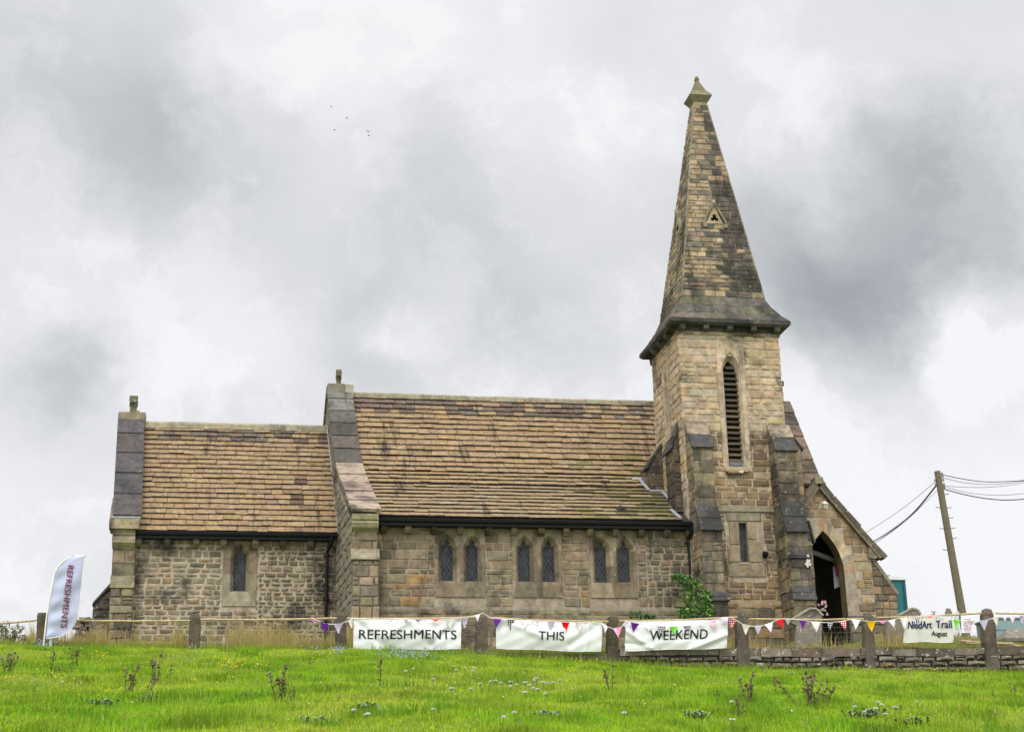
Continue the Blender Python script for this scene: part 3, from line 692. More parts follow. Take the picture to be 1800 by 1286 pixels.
masonry(tm, south(TY0-.16, TX0), rect(.4, TW-.4, 6.9, 8.62), (), P_TOWLOW+P_DARK, ch=(.2, .3), sw=(.3, .6))
tm.build('tower', M['tower'], church)
# belfry light with its louvres
bo = lancet(church, TF, 1.56, 12.74, 15.55, .215, .45, .43, 16.5, 12.55, .30, .68, P_DRESST, M['tower'], None, depth=.16, cusp=False, name='belfry_opening')
lm = MB()
for k in range(19):
    z = 12.86+k*.168
    if z > 15.85: break
    w = .22 if z < 15.5 else .22*max(.25, 1-(z-15.5)/.5)
    c = vary(R.choice([(.085, .065, .045), (.12, .09, .06), (.10, .095, .06), (.15, .11, .07)]), .2)
    lm.box((TX0+1.56-w, TY0+.10, z), (2*w, 0, 0), (0, .17, .13), (0, -.014, .03), c, jit=.004)
lm.box((TX0+1.56-.2, TY0+.08, 12.74), (.4, 0, 0), (0, .03, 0), (0, 0, .11), (.16, .18, .21))
lm.build('louvre', M['wood'], bo)
vm_ = MB(); vm_.face([(TX0+1.56-.24, TY0+.34, 12.7), (TX0+1.56+.24, TY0+.34, 12.7), (TX0+1.56+.24, TY0+.34, 16.1), (TX0+1.56-.24, TY0+.34, 16.1)]); vm_.build('dark_backing', M['void'], bo)  # near-black sheet standing in for the dark inside the belfry
sb = MB(); sb.prism([(TX0+1.2, TY0-.09, 12.52), (TX0+1.2, TY0-.09, 12.60), (TX0+1.2, TY0+.02, 12.7), (TX0+1.2, TY0+.02, 12.52)], (.66, 0, 0), (.40, .31, .19)); sb.box((TX0+1.22, TY0-.16, 12.44), (.46, 0, 0), (0, .16, 0), (0, 0, .06), (.22, .13, .08)); sb.box((TX0+1.56, TY0-.18, 12.46), (.13, 0, 0), (0, .1, 0), (0, 0, .06), (.65, .62, .55)); sb.build('sill', M['tower'], bo)
lo = lancet(church, TL, 1.57, 13.62, 15.5, .16, .45, .33, 16.2, 13.5, .2, .55, P_DRESST, M['tower'], None, depth=.2, cusp=False, name='belfry_opening')
b2 = MB(); b2.face([(TX0+.24, TY0+1.35, 13.5), (TX0+.24, TY0+1.8, 13.5), (TX0+.24, TY0+1.8, 16.1), (TX0+.24, TY0+1.35, 16.1)], (.27, .235, .17)); b2.build('blind_panel', M['tower'], lo)
# small square headed window
wmn = MB(); ux = TX0+1.61
cs = [vary(c, .08) for c in (P_DRESST*3)]
for (a, b, c, d, k) in ((-.5, .6, 11.05, 11.32, 0), (-.42, -.13, 10.35, 11.05, 1), (-.5, -.13, 9.84, 10.35, 2), (.13, .40, 10.5, 11.05, 3), (.13, .55, 9.84, 10.5, 4), (-.55, .62, 9.42, 9.80, 5)):
    stone(wmn, TF, [(1.61+a+.004, c+.004), (1.61+b-.004, c+.004), (1.61+b-.004, d-.004), (1.61+a+.004, d-.004)], (.36, .29, .19) if k else (.32, .28, .2), .035, .012, rock=.05)
wmn.prism([(ux-.18, TY0-.06, 9.78), (ux-.18, TY0-.06, 9.82), (ux-.18, TY0+.14, 9.88), (ux-.18, TY0+.14, 9.78)], (.34, 0, 0), (.45, .37, .26))
for (x0, x1) in ((-.125, -.115), (.115, .125)): wmn.box((ux+x0, TY0-.02, 9.82), (x1-x0, 0, 0), (0, .2, 0), (0, 0, 1.22), (.3, .25, .17))
wmn.box((ux-.125, TY0-.02, 11.0), (.25, 0, 0), (0, .2, 0), (0, 0, .03), (.2, .17, .12))
wo_ = wmn.build('square_window', M['tower'], church)
gp = MB(); gp.face([(ux-.115, TY0+.12, 9.82), (ux+.115, TY0+.12, 9.82), (ux+.115, TY0+.12, 11.02), (ux-.115, TY0+.12, 11.02)]); gp.build('glass_pane', M['glass2'], wo_)

def buttress(F, u0, u1, stages, pal, capcol=(.085, .08, .078), name='buttress', base=6.8):
    """stages: (projection, z bottom, z top of the upright face, z where its sloped top meets the next) from the ground up"""
    mb = MB()
    for i, (d, zb, zt, zs) in enumerate(stages):
        dn = stages[i+1][0] if i+1 < len(stages) else -.02
        poly = [F.p(u0, zb, 0), F.p(u0, zb, d), F.p(u0, zt, d), F.p(u0, zs, dn), F.p(u0, zs, 0)]
        mb.prism(poly, F.u*(u1-u0), MORTD)
        masonry(mb, Frame(F.o+F.n*d, F.u, F.v, F.n), rect(u0, u1, zb, zt), pal=pal, ch=(.26, .40), sw=(.24, .62), gap=.014, proud=.018, rock=.3)
        for uu, sg in ((u0, -1), (u1, 1)):
            SF = Frame(F.p(uu, 0, 0), F.n, F.v, F.u*sg)
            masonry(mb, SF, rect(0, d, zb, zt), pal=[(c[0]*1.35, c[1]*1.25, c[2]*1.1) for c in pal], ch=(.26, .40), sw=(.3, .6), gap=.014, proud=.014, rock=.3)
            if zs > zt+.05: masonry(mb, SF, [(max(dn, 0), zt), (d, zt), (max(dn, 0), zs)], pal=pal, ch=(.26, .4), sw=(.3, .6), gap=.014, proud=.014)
        # two weathering slabs on the slope
        a, b = V3(0, 0, 0), None
        P0 = F.p(u0-.035, zt-.05, d+.06); P1 = F.p(u0-.035, zs, dn); dv = P1-P0; nn = F.u.cross(dv); nn.normalize()
        if nn.dot(F.n) < 0: nn = -nn
        for k in range(2):
            q = P0+dv*(k*.5); c = vary(capcol if not (i+1 == len(stages) and k == 1) else (.34, .28, .2), .12)
            mb.box(q+nn*.02*k, F.u*(u1-u0+.07), dv*(.52 if k == 0 else .5), nn*.06, c, jit=.006)
    return mb.build(name, M['dark_stone'], church)
BP = P_DARK+[(.20, .175, .13)]
buttress(TF, .05, .66, [(1.16, 6.8, 8.55, 8.75), (1.0, 8.7, 10.58, 11.3), (.6, 11.2, 13.1, 13.95)], BP)
buttress(TF, 2.58, 3.2, [(1.18, 6.8, 8.6, 8.95), (1.03, 8.85, 9.8, 9.86), (.98, 9.8, 10.58, 11.5), (.6, 11.4, 13.05, 13.95)], BP)
buttress(TL, .5, 1.28, [(.23, 9.0, 13.3, 14.1)], P_DARK[:5]+P_RUB[:2])
buttress(TL, 2.4, 3.08, [(.46, 9.0, 13.2, 13.95)], P_DARK)
buttress(Frame((TX1, TY0, 0), Y_, Z_, X_), .5, 1.28, [(.75, 6.8, 10.6, 11.2), (.64, 11.0, 13.4, 14.25)], P_DARK)
# cornice
cm = MB(); TCX, TCY = 14.585, 45.365
def ringbox(mb, h0, z0, h1, z1, col):
    P = [(TCX+sx*h, TCY+sy*h, z) for h, z in ((h0, z0), (h1, z1)) for sx, sy in ((-1, -1), (1, -1), (1, 1), (-1, 1))]
    mb.add(P, [(0, 3, 2, 1), (4, 5, 6, 7)]+[(i, (i+1) % 4, 4+(i+1) % 4, 4+i) for i in range(4)], col)
ringbox(cm, 1.58, 16.72, 1.61, 16.76, (.36, .28, .17)); ringbox(cm, 1.61, 16.76, 1.62, 16.82, (.38, .30, .18)); ringbox(cm, 1.56, 16.82, 1.58, 17.0, (.11, .10, .08))
ringbox(cm, 1.80, 17.0, 1.87, 17.06, (.10, .095, .085)); ringbox(cm, 1.88, 17.06, 1.89, 17.16, (.12, .11, .10))
for i in range(5):
    t = -1.49+i*.745
    for (ox, oy) in ((t, -1), (t, 1), (-1, t), (1, t)):
        if abs(ox) == 1 and abs(oy) == 1.49: continue
        if abs(oy) == 1: x, y, dx, dy = TCX+ox, TCY+oy*1.5, (.17, 0, 0), (0, oy*.3, 0); o = V3(x-.085, y, 16.82)
        else: x, y, dx, dy = TCX+ox*1.5, TCY+oy, (ox*.3, 0, 0), (0, .17, 0); o = V3(x, y-.085, 16.82)
        c = vary((.13, .125, .095), .2); a = V3(*dx); b = V3(*dy); out = a if abs(ox) == 1 and abs(oy) != 1 else b
        if abs(oy) == 1: out, side = b, a
        else: out, side = a, b
        mb = cm
        P = [o, o+out*.55, o+out*.95+V3(0, 0, .07), o+out+V3(0, 0, .19), o+V3(0, 0, .19)]
        cm.prism(P, side, c)
cm.build('cornice', M['dark_stone'], church)
# spire
sp = MB()
prof = [(1.88, 17.17), (1.66, 17.43), (1.46, 17.74), (1.305, 18.08), (.225, 25.12)]
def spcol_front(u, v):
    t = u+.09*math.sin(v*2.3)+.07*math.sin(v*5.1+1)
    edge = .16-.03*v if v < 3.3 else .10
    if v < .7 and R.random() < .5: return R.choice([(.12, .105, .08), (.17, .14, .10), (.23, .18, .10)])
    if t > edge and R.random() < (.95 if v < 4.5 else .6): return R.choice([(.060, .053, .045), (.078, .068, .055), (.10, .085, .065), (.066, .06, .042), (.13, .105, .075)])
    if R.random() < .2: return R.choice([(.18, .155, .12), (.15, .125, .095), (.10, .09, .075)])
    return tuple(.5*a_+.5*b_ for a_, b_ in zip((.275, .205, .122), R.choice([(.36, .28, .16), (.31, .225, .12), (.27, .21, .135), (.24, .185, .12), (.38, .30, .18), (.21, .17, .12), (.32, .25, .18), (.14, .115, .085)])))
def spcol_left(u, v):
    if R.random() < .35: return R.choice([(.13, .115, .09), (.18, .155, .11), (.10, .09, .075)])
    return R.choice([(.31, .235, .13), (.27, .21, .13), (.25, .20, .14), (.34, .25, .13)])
faces = [((1, 0), (0, -1)), ((0, 1), (-1, 0)), ((-1, 0), (0, 1)), ((0, -1), (1, 0))]
for fi, ((ux_, uy_), (nx_, ny_)) in enumerate(faces):
    for k in range(len(prof)-1):
        h0, z0 = prof[k]; h1, z1 = prof[k+1]
        o = V3(TCX+nx_*h0, TCY+ny_*h0, z0); v = V3(-nx_*(h0-h1), -ny_*(h0-h1), z1-z0); u = V3(ux_, uy_, 0); n = V3(nx_*(z1-z0), ny_*(z1-z0), h0-h1)
        F = Frame(o, u, v, n); L_ = v.length
        sp.face([F.p(-h0, 0), F.p(h0, 0), F.p(h1, L_), F.p(-h1, L_)], (.14, .12, .095))
        trap = [(-h0, 0), (h0, 0), (h1, L_), (-h1, L_)]
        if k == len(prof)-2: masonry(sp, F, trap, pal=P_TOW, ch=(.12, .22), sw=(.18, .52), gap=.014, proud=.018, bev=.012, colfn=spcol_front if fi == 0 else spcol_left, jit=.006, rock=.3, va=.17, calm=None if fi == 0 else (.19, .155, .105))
        else: masonry(sp, F, trap, pal=[(.085, .08, .07), (.11, .10, .085), (.14, .125, .10), (.10, .095, .06)], ch=(.3, .45), sw=(.5, .9), gap=.01, proud=.012, jit=.004, rock=.1)
for sx, sy in ((-1, -1), (1, -1)):
    sp.tube([(TCX+sx*(h+.006), TCY+sy*(h+.006), z) for h, z in prof[3:]], [.03, .022], (.23, .205, .16), 6)
spire = sp.build('spire', M['spire'], church)
# lucarnes
def lucarne(front):
    mb = MB(); h = lambda z: 1.305-(z-18.08)*(1.08/7.04)
    zb, za, w = 20.66, 21.3, .27
    d = h(zb)+.03
    if front: f = lambda u, z, dd: V3(TCX+u, TCY-d+dd, z)
    else: f = lambda u, z, dd: V3(TCX-d+dd, TCY+u, z)
    col = (.36, .28, .17)
    mb.prism([f(-w, zb, 0), f(w, zb, 0), f(0, za, 0)], f(0, 0, .45)-f(0, 0, 0), col)
    mb.prism([f(-w*.72, zb-.32, .03), f(w*.72, zb-.32, .03), f(w*.9, zb+.02, .03), f(-w*.9, zb+.02, .03)], f(0, 0, .3)-f(0, 0, 0), (.40, .29, .16))
    for s in (-1, 1):
        mb.prism([f(s*(w+.10), zb-.03, -.04), f(s*(w+.12), zb+.06, -.04), f(0, za+.14, -.04), f(0, za-.0, -.04)], f(0, 0, .4)-f(0, 0, 0), (.20, .175, .12))
        mb.box(f(s*(w+.06)-.06, zb-.14, -.05), f(.13, 0, 0)-f(0, 0, 0), f(0, 0, .3)-f(0, 0, 0), (0, 0, .13), (.17, .155, .115))
    mb.box(f(-.05, za+.04, -.06), f(.10, 0, 0)-f(0, 0, 0), f(0, 0, .3)-f(0, 0, 0), (0, 0, .12), (.3, .28, .19))
    o = mb.build('lucarne', M['spire'], church)
    t = MB()
    for (a, b) in ((0, .25), (-.062, .145), (.062, .145), (0, .18)):
        r = .062 if b != .18 else .05
        t.face([f(a+r*math.cos(q), zb+b+r*math.sin(q), -.004) for q in [2*math.pi*i/12 for i in range(12)]])
    t.build('trefoil_dark_discs', M['void'], o)  # black discs laid on the face, painting the shade of the pierced trefoil
lucarne(True); lucarne(False)
fm = MB()
ringbox(fm, .225, 25.10, .235, 25.22, (.31, .27, .15)); ringbox(fm, .24, 25.22, .37, 25.42, (.19, .165, .10)); ringbox(fm, .375, 25.42, .36, 25.47, (.25, .22, .14))
for (h0, z0), (h1, z1) in zip([(.36, 25.47), (.22, 25.66), (.13, 25.88), (.055, 26.08), (.07, 26.12)], [(.22, 25.66), (.13, 25.88), (.055, 26.08), (.07, 26.12), (.045, 26.24)]): ringbox(fm, h0, z0, h1, z1, vary((.17, .145, .09), .12))
fm.build('spire_finial', attr_mat('mossy_stone', moss=.18, lichen=.25, bump=.6, stain=.15), church)

# ---- west gable and porch
slab_coping('coping', lambda Y: 17.72+.07*(Y-47), .72, [(46.75, 12.78), (47.5, 13.35), (50.0, 16.45)], [1, 6], thick=.14, pal=[(.16, .115, .085), (.19, .135, .095), (.13, .105, .085), (.215, .16, .115)])
wg = MB(); wg.prism([(17.75, 49.0, 6.8), (17.75, 49.0, 12.6), (17.75, 46.9, 12.6), (17.75, 47.5, 13.1), (17.75, 50, 16.2), (17.75, 54.4, 11), (17.75, 54.4, 6.8)], (.6, 0, 0), (.22, .18, .13))
wg.prism([(17.6, 49.8, 16.3), (17.6, 49.8, 17.0), (17.6, 50.2, 17.0), (17.6, 50.2, 16.3)], (.78, 0, 0), (.13, .125, .08)); wg.box((17.75, 49.85, 17.0), (.4, 0, 0), (0, .3, 0), (0, 0, .3), (.17, .17, .07)); wg.box((17.5, 49.8, 17.1), (.95, 0, 0), (0, .35, 0), (0, 0, .16), (.17, .18, .06))
wg.build('gable_wall', M['coping'], church)
PY = 46.0; PC = 17.88
PFr = south(PY)
po = MB(); n = 10
ain = [(17.93+a-PC, b) for a, b in [(.60, 7.0), (.60, 8.6)]+arch_pts(.59, 9.95, 1.32, n)]
ring1 = [(17.93+a-PC, b) for a, b in [(.98, 7.0), (.98, 8.6)]+arch_pts(.94, 9.95, 1.72, n)]
off = 17.93-PC
gab = [(1.55, 7.0), (1.55, 8.6)]+[(1.55-1.55*k/n, 10.80+(12.72-10.80)*k/n) for k in range(n+1)]
def mir(pts, c): return pts+[(2*c-a, b) for a, b in pts[::-1][1:]]
A = mir(gab, 0); Bq = mir(ring1, off); C = mir(ain, off)
vc = [(.50, .39, .25), (.46, .335, .20), (.54, .43, .29), (.43, .37, .29), (.48, .32, .21), (.39, .32, .24)]
for i in range(len(A)-1):
    if A[i][0] < -1.75 and A[i+1][0] < -1.75 and False: continue
    po.face([PFr.p(PC+x, z, 0) for x, z in (A[i], A[i+1], Bq[i+1], Bq[i])], MORT)
    col = vary(vc[(i*5+i//3) % 6], .16)
    po.face([PFr.p(PC+x, z, h) for (x, z), h in ((Bq[i], .03), (Bq[i+1], .03), (C[i+1], .012), (C[i], .012))], col)
    po.face([PFr.p(PC+x, z, h) for (x, z), h in ((Bq[i], .03), (Bq[i+1], .03), (Bq[i+1], -.02), (Bq[i], -.02))], col)
    po.face([PFr.p(PC+x, z, h) for (x, z), h in ((C[i], .012), (C[i+1], .012), (C[i+1], -.45), (C[i], -.45))], vary((.27, .22, .13), .1))
def in_arch(u, v):
    x = abs(u-17.93)
    if v < 9.95: return x < 1.0
    w, rise = .98, 1.76; r = (w*w+rise*rise)/(2*w)
    return math.hypot(x-(w-r), v-9.95) < r
masonry(po, PFr, [(16.1, 6.9), (19.43, 6.9), (19.43, 10.76), (17.88, 12.66), (16.1, 10.5)], pal=P_TOW[:4]+P_TOWLOW+[(.36, .31, .24)], ch=(.18, .32), sw=(.25, .6), gap=.018, avoid=in_arch, proud=.024)
po.box((16.1, PY+.55, 6.8), (.8, 0, 0), (0, .05, 0), (0, 0, 3.6), MORTD)
po.face([(19.41, PY, 6.8), (19.41, 48.5, 6.8), (19.41, 48.5, 10.7), (19.41, PY, 10.7)], MORTD)
# right hand buttress of the porch with its sloping top, and the plinth
bp = [(19.40, 6.8), (20.18, 6.8), (20.18, 9.36), (19.40, 10.55)]
po.prism([(x, PY+.03, z) for x, z in bp], (0, .6, 0), MORTD)
masonry(po, south(PY+.03), [(19.42, 8.62), (20.17, 8.62), (20.16, 9.34), (19.42, 10.46)], pal=P_RUB+P_DARK+P_TOWLOW, ch=(.18, .3), sw=(.2, .45))
po.prism([(20.16, PY-.02, 9.30), (20.24, PY-.02, 9.37), (19.42, PY-.02, 10.62), (19.38, PY-.02, 10.48)], (0, .7, 0), (.26, .22, .17))
po.prism([(18.5, PY-.14, 6.8), (18.5, PY-.14, 8.5), (18.5, PY-.02, 8.66), (18.5, PY+.1, 8.66), (18.5, PY+.1, 6.8)], (1.76, 0, 0), (.12, .105, .085))
masonry(po, south(PY-.14), rect(18.52, 20.24, 6.9, 8.48), pal=P_DARK, ch=(.24, .36), sw=(.4, .8))
# inside the porch: dark walls, tie beam and rafters
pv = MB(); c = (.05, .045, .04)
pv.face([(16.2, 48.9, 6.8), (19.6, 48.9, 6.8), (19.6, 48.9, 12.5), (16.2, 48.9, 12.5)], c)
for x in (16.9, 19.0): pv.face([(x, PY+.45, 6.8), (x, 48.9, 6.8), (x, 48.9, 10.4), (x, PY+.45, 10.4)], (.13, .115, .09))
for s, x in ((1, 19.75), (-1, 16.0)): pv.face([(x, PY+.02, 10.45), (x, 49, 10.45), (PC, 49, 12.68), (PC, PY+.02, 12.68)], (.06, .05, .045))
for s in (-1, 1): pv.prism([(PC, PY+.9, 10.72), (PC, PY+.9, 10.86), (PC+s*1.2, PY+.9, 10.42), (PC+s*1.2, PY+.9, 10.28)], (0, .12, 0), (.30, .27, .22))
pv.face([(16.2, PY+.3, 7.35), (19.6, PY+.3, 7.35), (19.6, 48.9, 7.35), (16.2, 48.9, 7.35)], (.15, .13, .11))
pv.build('porch_interior', M['plain'], church)
po.build('porch_wall', M['tower'], church)
pr = MB()
for s in (-1, 1):
    ex = 19.80 if s > 0 else 15.98
    a = V3(PC, PY-.16, 12.74); b = V3(ex, PY-.16, 10.38+.0); d = b-a; nn = V3(-d.z*s, 0, d.x*s).normalized()
    if nn.z < 0: nn = -nn
    for k in range(5): pr.box(a+d*(k/5)+nn*(.0), d*.198, (0, .32, 0), nn*.13, vary((.14, .115, .085), .25), jit=.018)
    pr.box(a-nn*.10, d*.97, (0, .22, 0), nn*.09, (.19, .16, .115))
    pr.face([(PC, PY, 12.78), (ex, PY, 10.42), (ex, 49, 10.42), (PC, 49, 12.78)], (.2, .14, .08))
pr.box((PC-.13, PY-.2, 12.72), (.26, 0, 0), (0, .4, 0), (0, 0, .2), (.30, .29, .19))
pr.prism([(19.30, PY-.13, 10.42), (19.36, PY-.13, 10.86), (19.70, PY-.13, 10.46), (19.52, PY-.13, 10.40)], (0, .3, 0), (.24, .21, .16))
pr.build('porch_coping', M['coping'], church)
# lead flashing where the nave roof meets the tower
lf = MB()
def strip(p, q, w, h=.03):
    p, q = Vector(p), Vector(q); d = (q-p); s_ = d.cross(LF.n).normalized()*w
    lf.box(p+LF.n*.05, d, s_, LF.n*h, (.4, .42, .45))
def lp(x, Y): return V3(x, Y, float(np.interp(Y, [p_[0] for p_ in NP], [p_[1] for p_ in NP])))
strip(lp(12.48, 47.0), lp(12.54, 46.15), .10); strip(lp(12.5, 46.12), lp(12.98, 46.12), .12); strip(lp(12.93, 46.1), lp(12.95, 45.1), .09); strip(lp(12.2, 47.0), lp(12.5, 47.0), .14); lf.build('lead_flashing', M['lead'], church)
lf = MB(); strip(lp(12.72, 44.45), lp(12.80, 43.75), .10)
lf.build('lead_flashing', M['lead'], church)
lf = MB()
for k in range(9):
    a, b = 46.7+(49.9-46.7)*k/9, 46.7+(49.9-46.7)*(k+1.03)/9; za, zb = 11.15+(a-46.66)*4.12/3.34, 11.15+(b-46.66)*4.12/3.34
    lf.prism([(gx(a)-.012, a, za), (gx(b)-.012, b, zb), (gx(b)-.012, b, zb+.16), (gx(a)-.012, a, za+.16)], (-.02, 0, 0), (.4, .42, .45))
lf.build('lead_flashing', M['lead'], church)
lf = MB(); lf.box((-3.44, 46.42, 11.40), (.82, 0, 0), (0, .1, .10), (0, -.03, .05), (.7, .7, .7)); lf.build('lead_flashing', M['lead'], church)
vt = MB(); p = lp(11.15, 44.25); vt.prism([p+V3(-.12, 0, .08), p+V3(.16, 0, .08), p+V3(.02, .02, .2)], (0, .25, .1), (.06, .06, .07)); vt.build('roof_vent', M['black'], church)

# ------------------------------------------------------------------ retaining wall, stone posts, cane rails
wl = MB(); wx = [2.6, 4, 6.2, 8.8, 9.3, 9.7, 11, 12.8, 14.5, 16.2, 18, 19.6, 22, 26]
wz = [6.60, 6.62, 6.64, 6.60, 6.60, 6.72, 6.74, 6.74, 6.73, 6.76, 6.74, 6.78, 6.85, 6.88]
WT = lambda x: float(np.interp(x, wx, wz))
WF = south(39.0)
def wallcol(u, v): return R.choice([(.15, .12, .09), (.19, .155, .115), (.23, .195, .15), (.115, .095, .075), (.18, .135, .10), (.27, .24, .19)])
for i in range(len(wx)-1):
    a, b = wx[i], wx[i+1]; za, zb = WT(a)-.02, WT(b)-.02; lo = min(gz(a, 38.9), gz(b, 38.9))-.3
    wl.prism([(a, 39.05, lo), (b, 39.05, lo), (b, 39.05, zb-.04), (a, 39.05, za-.04)], (0, .38, 0), (.05, .045, .038))
x = 2.6
while x < 26:                                   # flat cap stones, then courses of rough stone below them
    w = min(R.uniform(.4, 1.15), 26-x); z = WT(x+w/2); h = R.uniform(.16, .21)
    wl.box((x+.008, 39.0+R.uniform(-.04, .02), z-h), (w-.016, 0, R.uniform(-.015, .015)), (0, .42, 0), (0, 0, h), vary(wallcol(0, 0), .2), jit=.014); x += w
zk = [.19, .33, .47, .62, .76, .9]
for k in range(5):
    x = 2.6
    while x < 26:
        w = R.uniform(.18, .55); z1 = WT(x+w/2)-zk[k]+.02*math.sin(x*2.1+k); h = (zk[k+1]-zk[k])*R.uniform(.8, 1.0)
        if z1 > gz(x, 38.95)-.12:
            for (c, d) in ([(z1-h, z1)] if R.random() < .8 or w > .4 else [(z1-h, z1-h*.5), (z1-h*.5, z1)]):
                q = [(x+.012+R.uniform(0, .02), c+R.uniform(0, .02)), (x+w-.012-R.uniform(0, .02), c+R.uniform(0, .02)), (x+w-.012-R.uniform(0, .03), d-.01-R.uniform(0, .015)), (x+.012+R.uniform(0, .03), d-.01-R.uniform(0, .015))]
                stone(wl, WF, q, vary(wallcol(0, 0), .3), R.uniform(.02, .08), .03, rock=.5)
        x += w
wlo = wl.build('retaining_wall', M['lichened'])
tag(wlo, 'low dry stone retaining wall with flat cap stones below the church', 'wall', kind='thing')

POSTS = [(75, 1075, 75, 1137, 22, 0), (343, 1078, 341, 1144, 20, 0), (600, 1074, 600, 1150, 20, 1), (849, 1077, 847, 1153, 23, 2), (1079, 1081, 1078, 1163, 21, 0), (1304, 1072, 1310, 1176, 25, 2), (1528, 1074, 1532, 1160, 22, 2), (1738, 1067, 1746, 1168, 27, 3)]
plabels = ['square stone fence post beside the white feather flag', 'squat brown stone fence post in front of the lower chancel wall', 'pale topped stone fence post just left of the REFRESHMENTS banner',
           'round headed stone fence post between the REFRESHMENTS and THIS banners', 'white topped stone fence post between the THIS and WEEKEND banners', 'broad stone fence post right of the WEEKEND banner by the tower',
           'lichened round headed stone fence post behind the yellow flag', 'widest dark stone fence post right of the NiddArt Trail banner']
PW = []
for i, ((px, py, qx, qy, w, kind), lab) in enumerate(zip(POSTS, plabels)):
    Yp = 38.93; t = at(px, py, Yp); b = at(qx, qy, Yp); hw = w/2/72.0; PW.append((t, b, hw))
    mb = MB(); zb = min(b.z, gz(b.x, 38.8))-.3; col = vary((.125, .104, .078) if kind != 0 else (.105, .086, .060), .15)
    prof = {0: [(1, 0), (1.02, .5), (.97, .93), (.85, .985), (.5, 1)], 1: [(1, 0), (.98, .5), (.9, .88), (.86, .93), (.35, 1)], 2: [(1.05, 0), (1, .5), (.92, .85), (.82, .93), (.55, .985), (.2, 1)], 3: [(1.08, 0), (1.05, .4), (.98, .82), (.86, .92), (.6, .98), (.2, 1)]}[kind]
    P = []; n = 12; nl = 10; hs = t.z-zb
    zs = sorted(set([q[1] for q in prof]+[k/nl for k in range(nl)]))
    for zz in zs:
        s_ = np.interp(zz, [q[1] for q in prof], [q[0] for q in prof]); c = b.lerp(t, max(0, min(1, (zb+hs*zz-b.z)/(t.z-b.z))))
        for k in range(n):
            a = 2*math.pi*k/n+.26; ca, sa = math.cos(a), math.sin(a); r = 1/max(abs(ca), abs(sa))**.75
            P.append((c.x+ca*hw*s_*r*.95+R.gauss(0, .006), Yp+.15+sa*.14*s_*r+R.gauss(0, .006), zb+hs*zz+R.gauss(0, .006)*(zz < .95)))
    L_ = len(zs)
    mb.add(P, [(j*n+k, j*n+(k+1) % n, (j+1)*n+(k+1) % n, (j+1)*n+k) for j in range(L_-1) for k in range(n)], col)
    mb.add(P[-n:], [tuple(range(n))], (.34, .32, .26) if kind in (1, 2) or i == 4 else col)
    tag(mb.build('fence_post', M['post']), lab, 'fence post', 'stone posts along the churchyard fence')
RAILS = [((-60, 1098), (66, 1089), 'left end cane rail running out of the frame beside the feather flag'), ((86, 1089), (335, 1090), 'cane rail between the flag post and the squat brown post'), ((352, 1088), (592, 1086), 'cane rail in front of the chancel wall and its downpipe'),
         ((610, 1086), (838, 1084), 'cane rail along the top of the REFRESHMENTS banner'), ((860, 1085), (1070, 1092), 'cane rail carrying the THIS banner'), ((1088, 1091), (1296, 1084), 'cane rail carrying the WEEKEND banner'),
         ((1316, 1087), (1518, 1087), 'straight pale cane rail below the tower and porch doorway'), ((1540, 1085), (1726, 1077), 'rising cane rail above the NiddArt Trail banner'), ((1750, 1077), (1860, 1076), 'right end cane rail running past the chest tomb')]
for (a, b, lab) in RAILS:
    mb = MB(); A_, B_ = at(*a, 38.98), at(*b, 38.98); n = 12; pts = []
    for k in range(n+1):
        t = k/n; p = A_.lerp(B_, t); p.z -= .02*math.sin(math.pi*t)+R.gauss(0, .003); pts.append(p)
    mb.tube(pts, [.024*R.uniform(.9, 1.15) for _ in pts], (.50, .39, .215), 8)
    for k in range(1, 7): p = A_.lerp(B_, k/7+R.uniform(-.02, .02)); p.z -= .02*math.sin(math.pi*k/7); mb.tube([p-V3(.012, 0, 0), p+V3(.012, 0, 0)], .026, (.36, .26, .13), 8)
    tag(mb.build('cane_rail', M['wood']), lab, 'rail', 'cane rails between the stone posts')
# sheep netting, only in the spans where it shows
for (a, b, lab) in ((5, 6, 'wire sheep netting below the tower and porch'), (6, 7, 'wire sheep netting behind the NiddArt Trail banner'), (1, 2, 'wire sheep netting in the tall dry grass by the chancel')):
    mb = MB(); x0, x1 = PW[a][0].x, PW[b][0].x; zl = [7.42, 7.3, 7.17, 7.05, 6.93, 6.82]
    for z in zl: mb.tube([V3(x0, 39.08, z), V3((x0+x1)/2, 39.08, z-.015), V3(x1, 39.08, z)], .0020, (.22, .22, .21), 4, smooth=False)
    k = x0+.1
    while k < x1: mb.tube([V3(k, 39.08, zl[-1]), V3(k, 39.08, zl[0])], .0014, (.22, .22, .21), 4, smooth=False); k += .16
    tag(mb.build('wire_netting', M['plain']), lab, 'netting', 'wire netting behind the stone posts')

# ------------------------------------------------------------------ banners and writing
def cloth_mat(name, col, trans=.25):
    m, nt, N, L, B = new_mat(name)
    tc = N.new('ShaderNodeTexCoord'); n = noise_node(nt, 2.5, 5, .6, tc.outputs['Object'])
    a = tuple(x*.93 for x in col)
    L.new(mixc(nt, 'MIX', ramp(nt, n.outputs[0], .35, 0, .65, 1), a, col), B.inputs['Base Color']); B.inputs['Roughness'].default_value = .55; B.inputs['Specular IOR Level'].default_value = .3
    return m
M['vinyl'] = cloth_mat('banner_vinyl', (.74, .76, .75)); M['sail'] = cloth_mat('flag_cloth', (.43, .46, .61)); M['cream_vinyl'] = cloth_mat('cream_vinyl', (.66, .655, .59))
M['ink'] = flat_mat('black_ink', (.012, .012, .014), .6, .3); M['navy'] = flat_mat('navy_ink', (.010, .018, .085), .6, .3); M['maroon'] = flat_mat('maroon_ink', (.14, .006, .032), .6, .3)
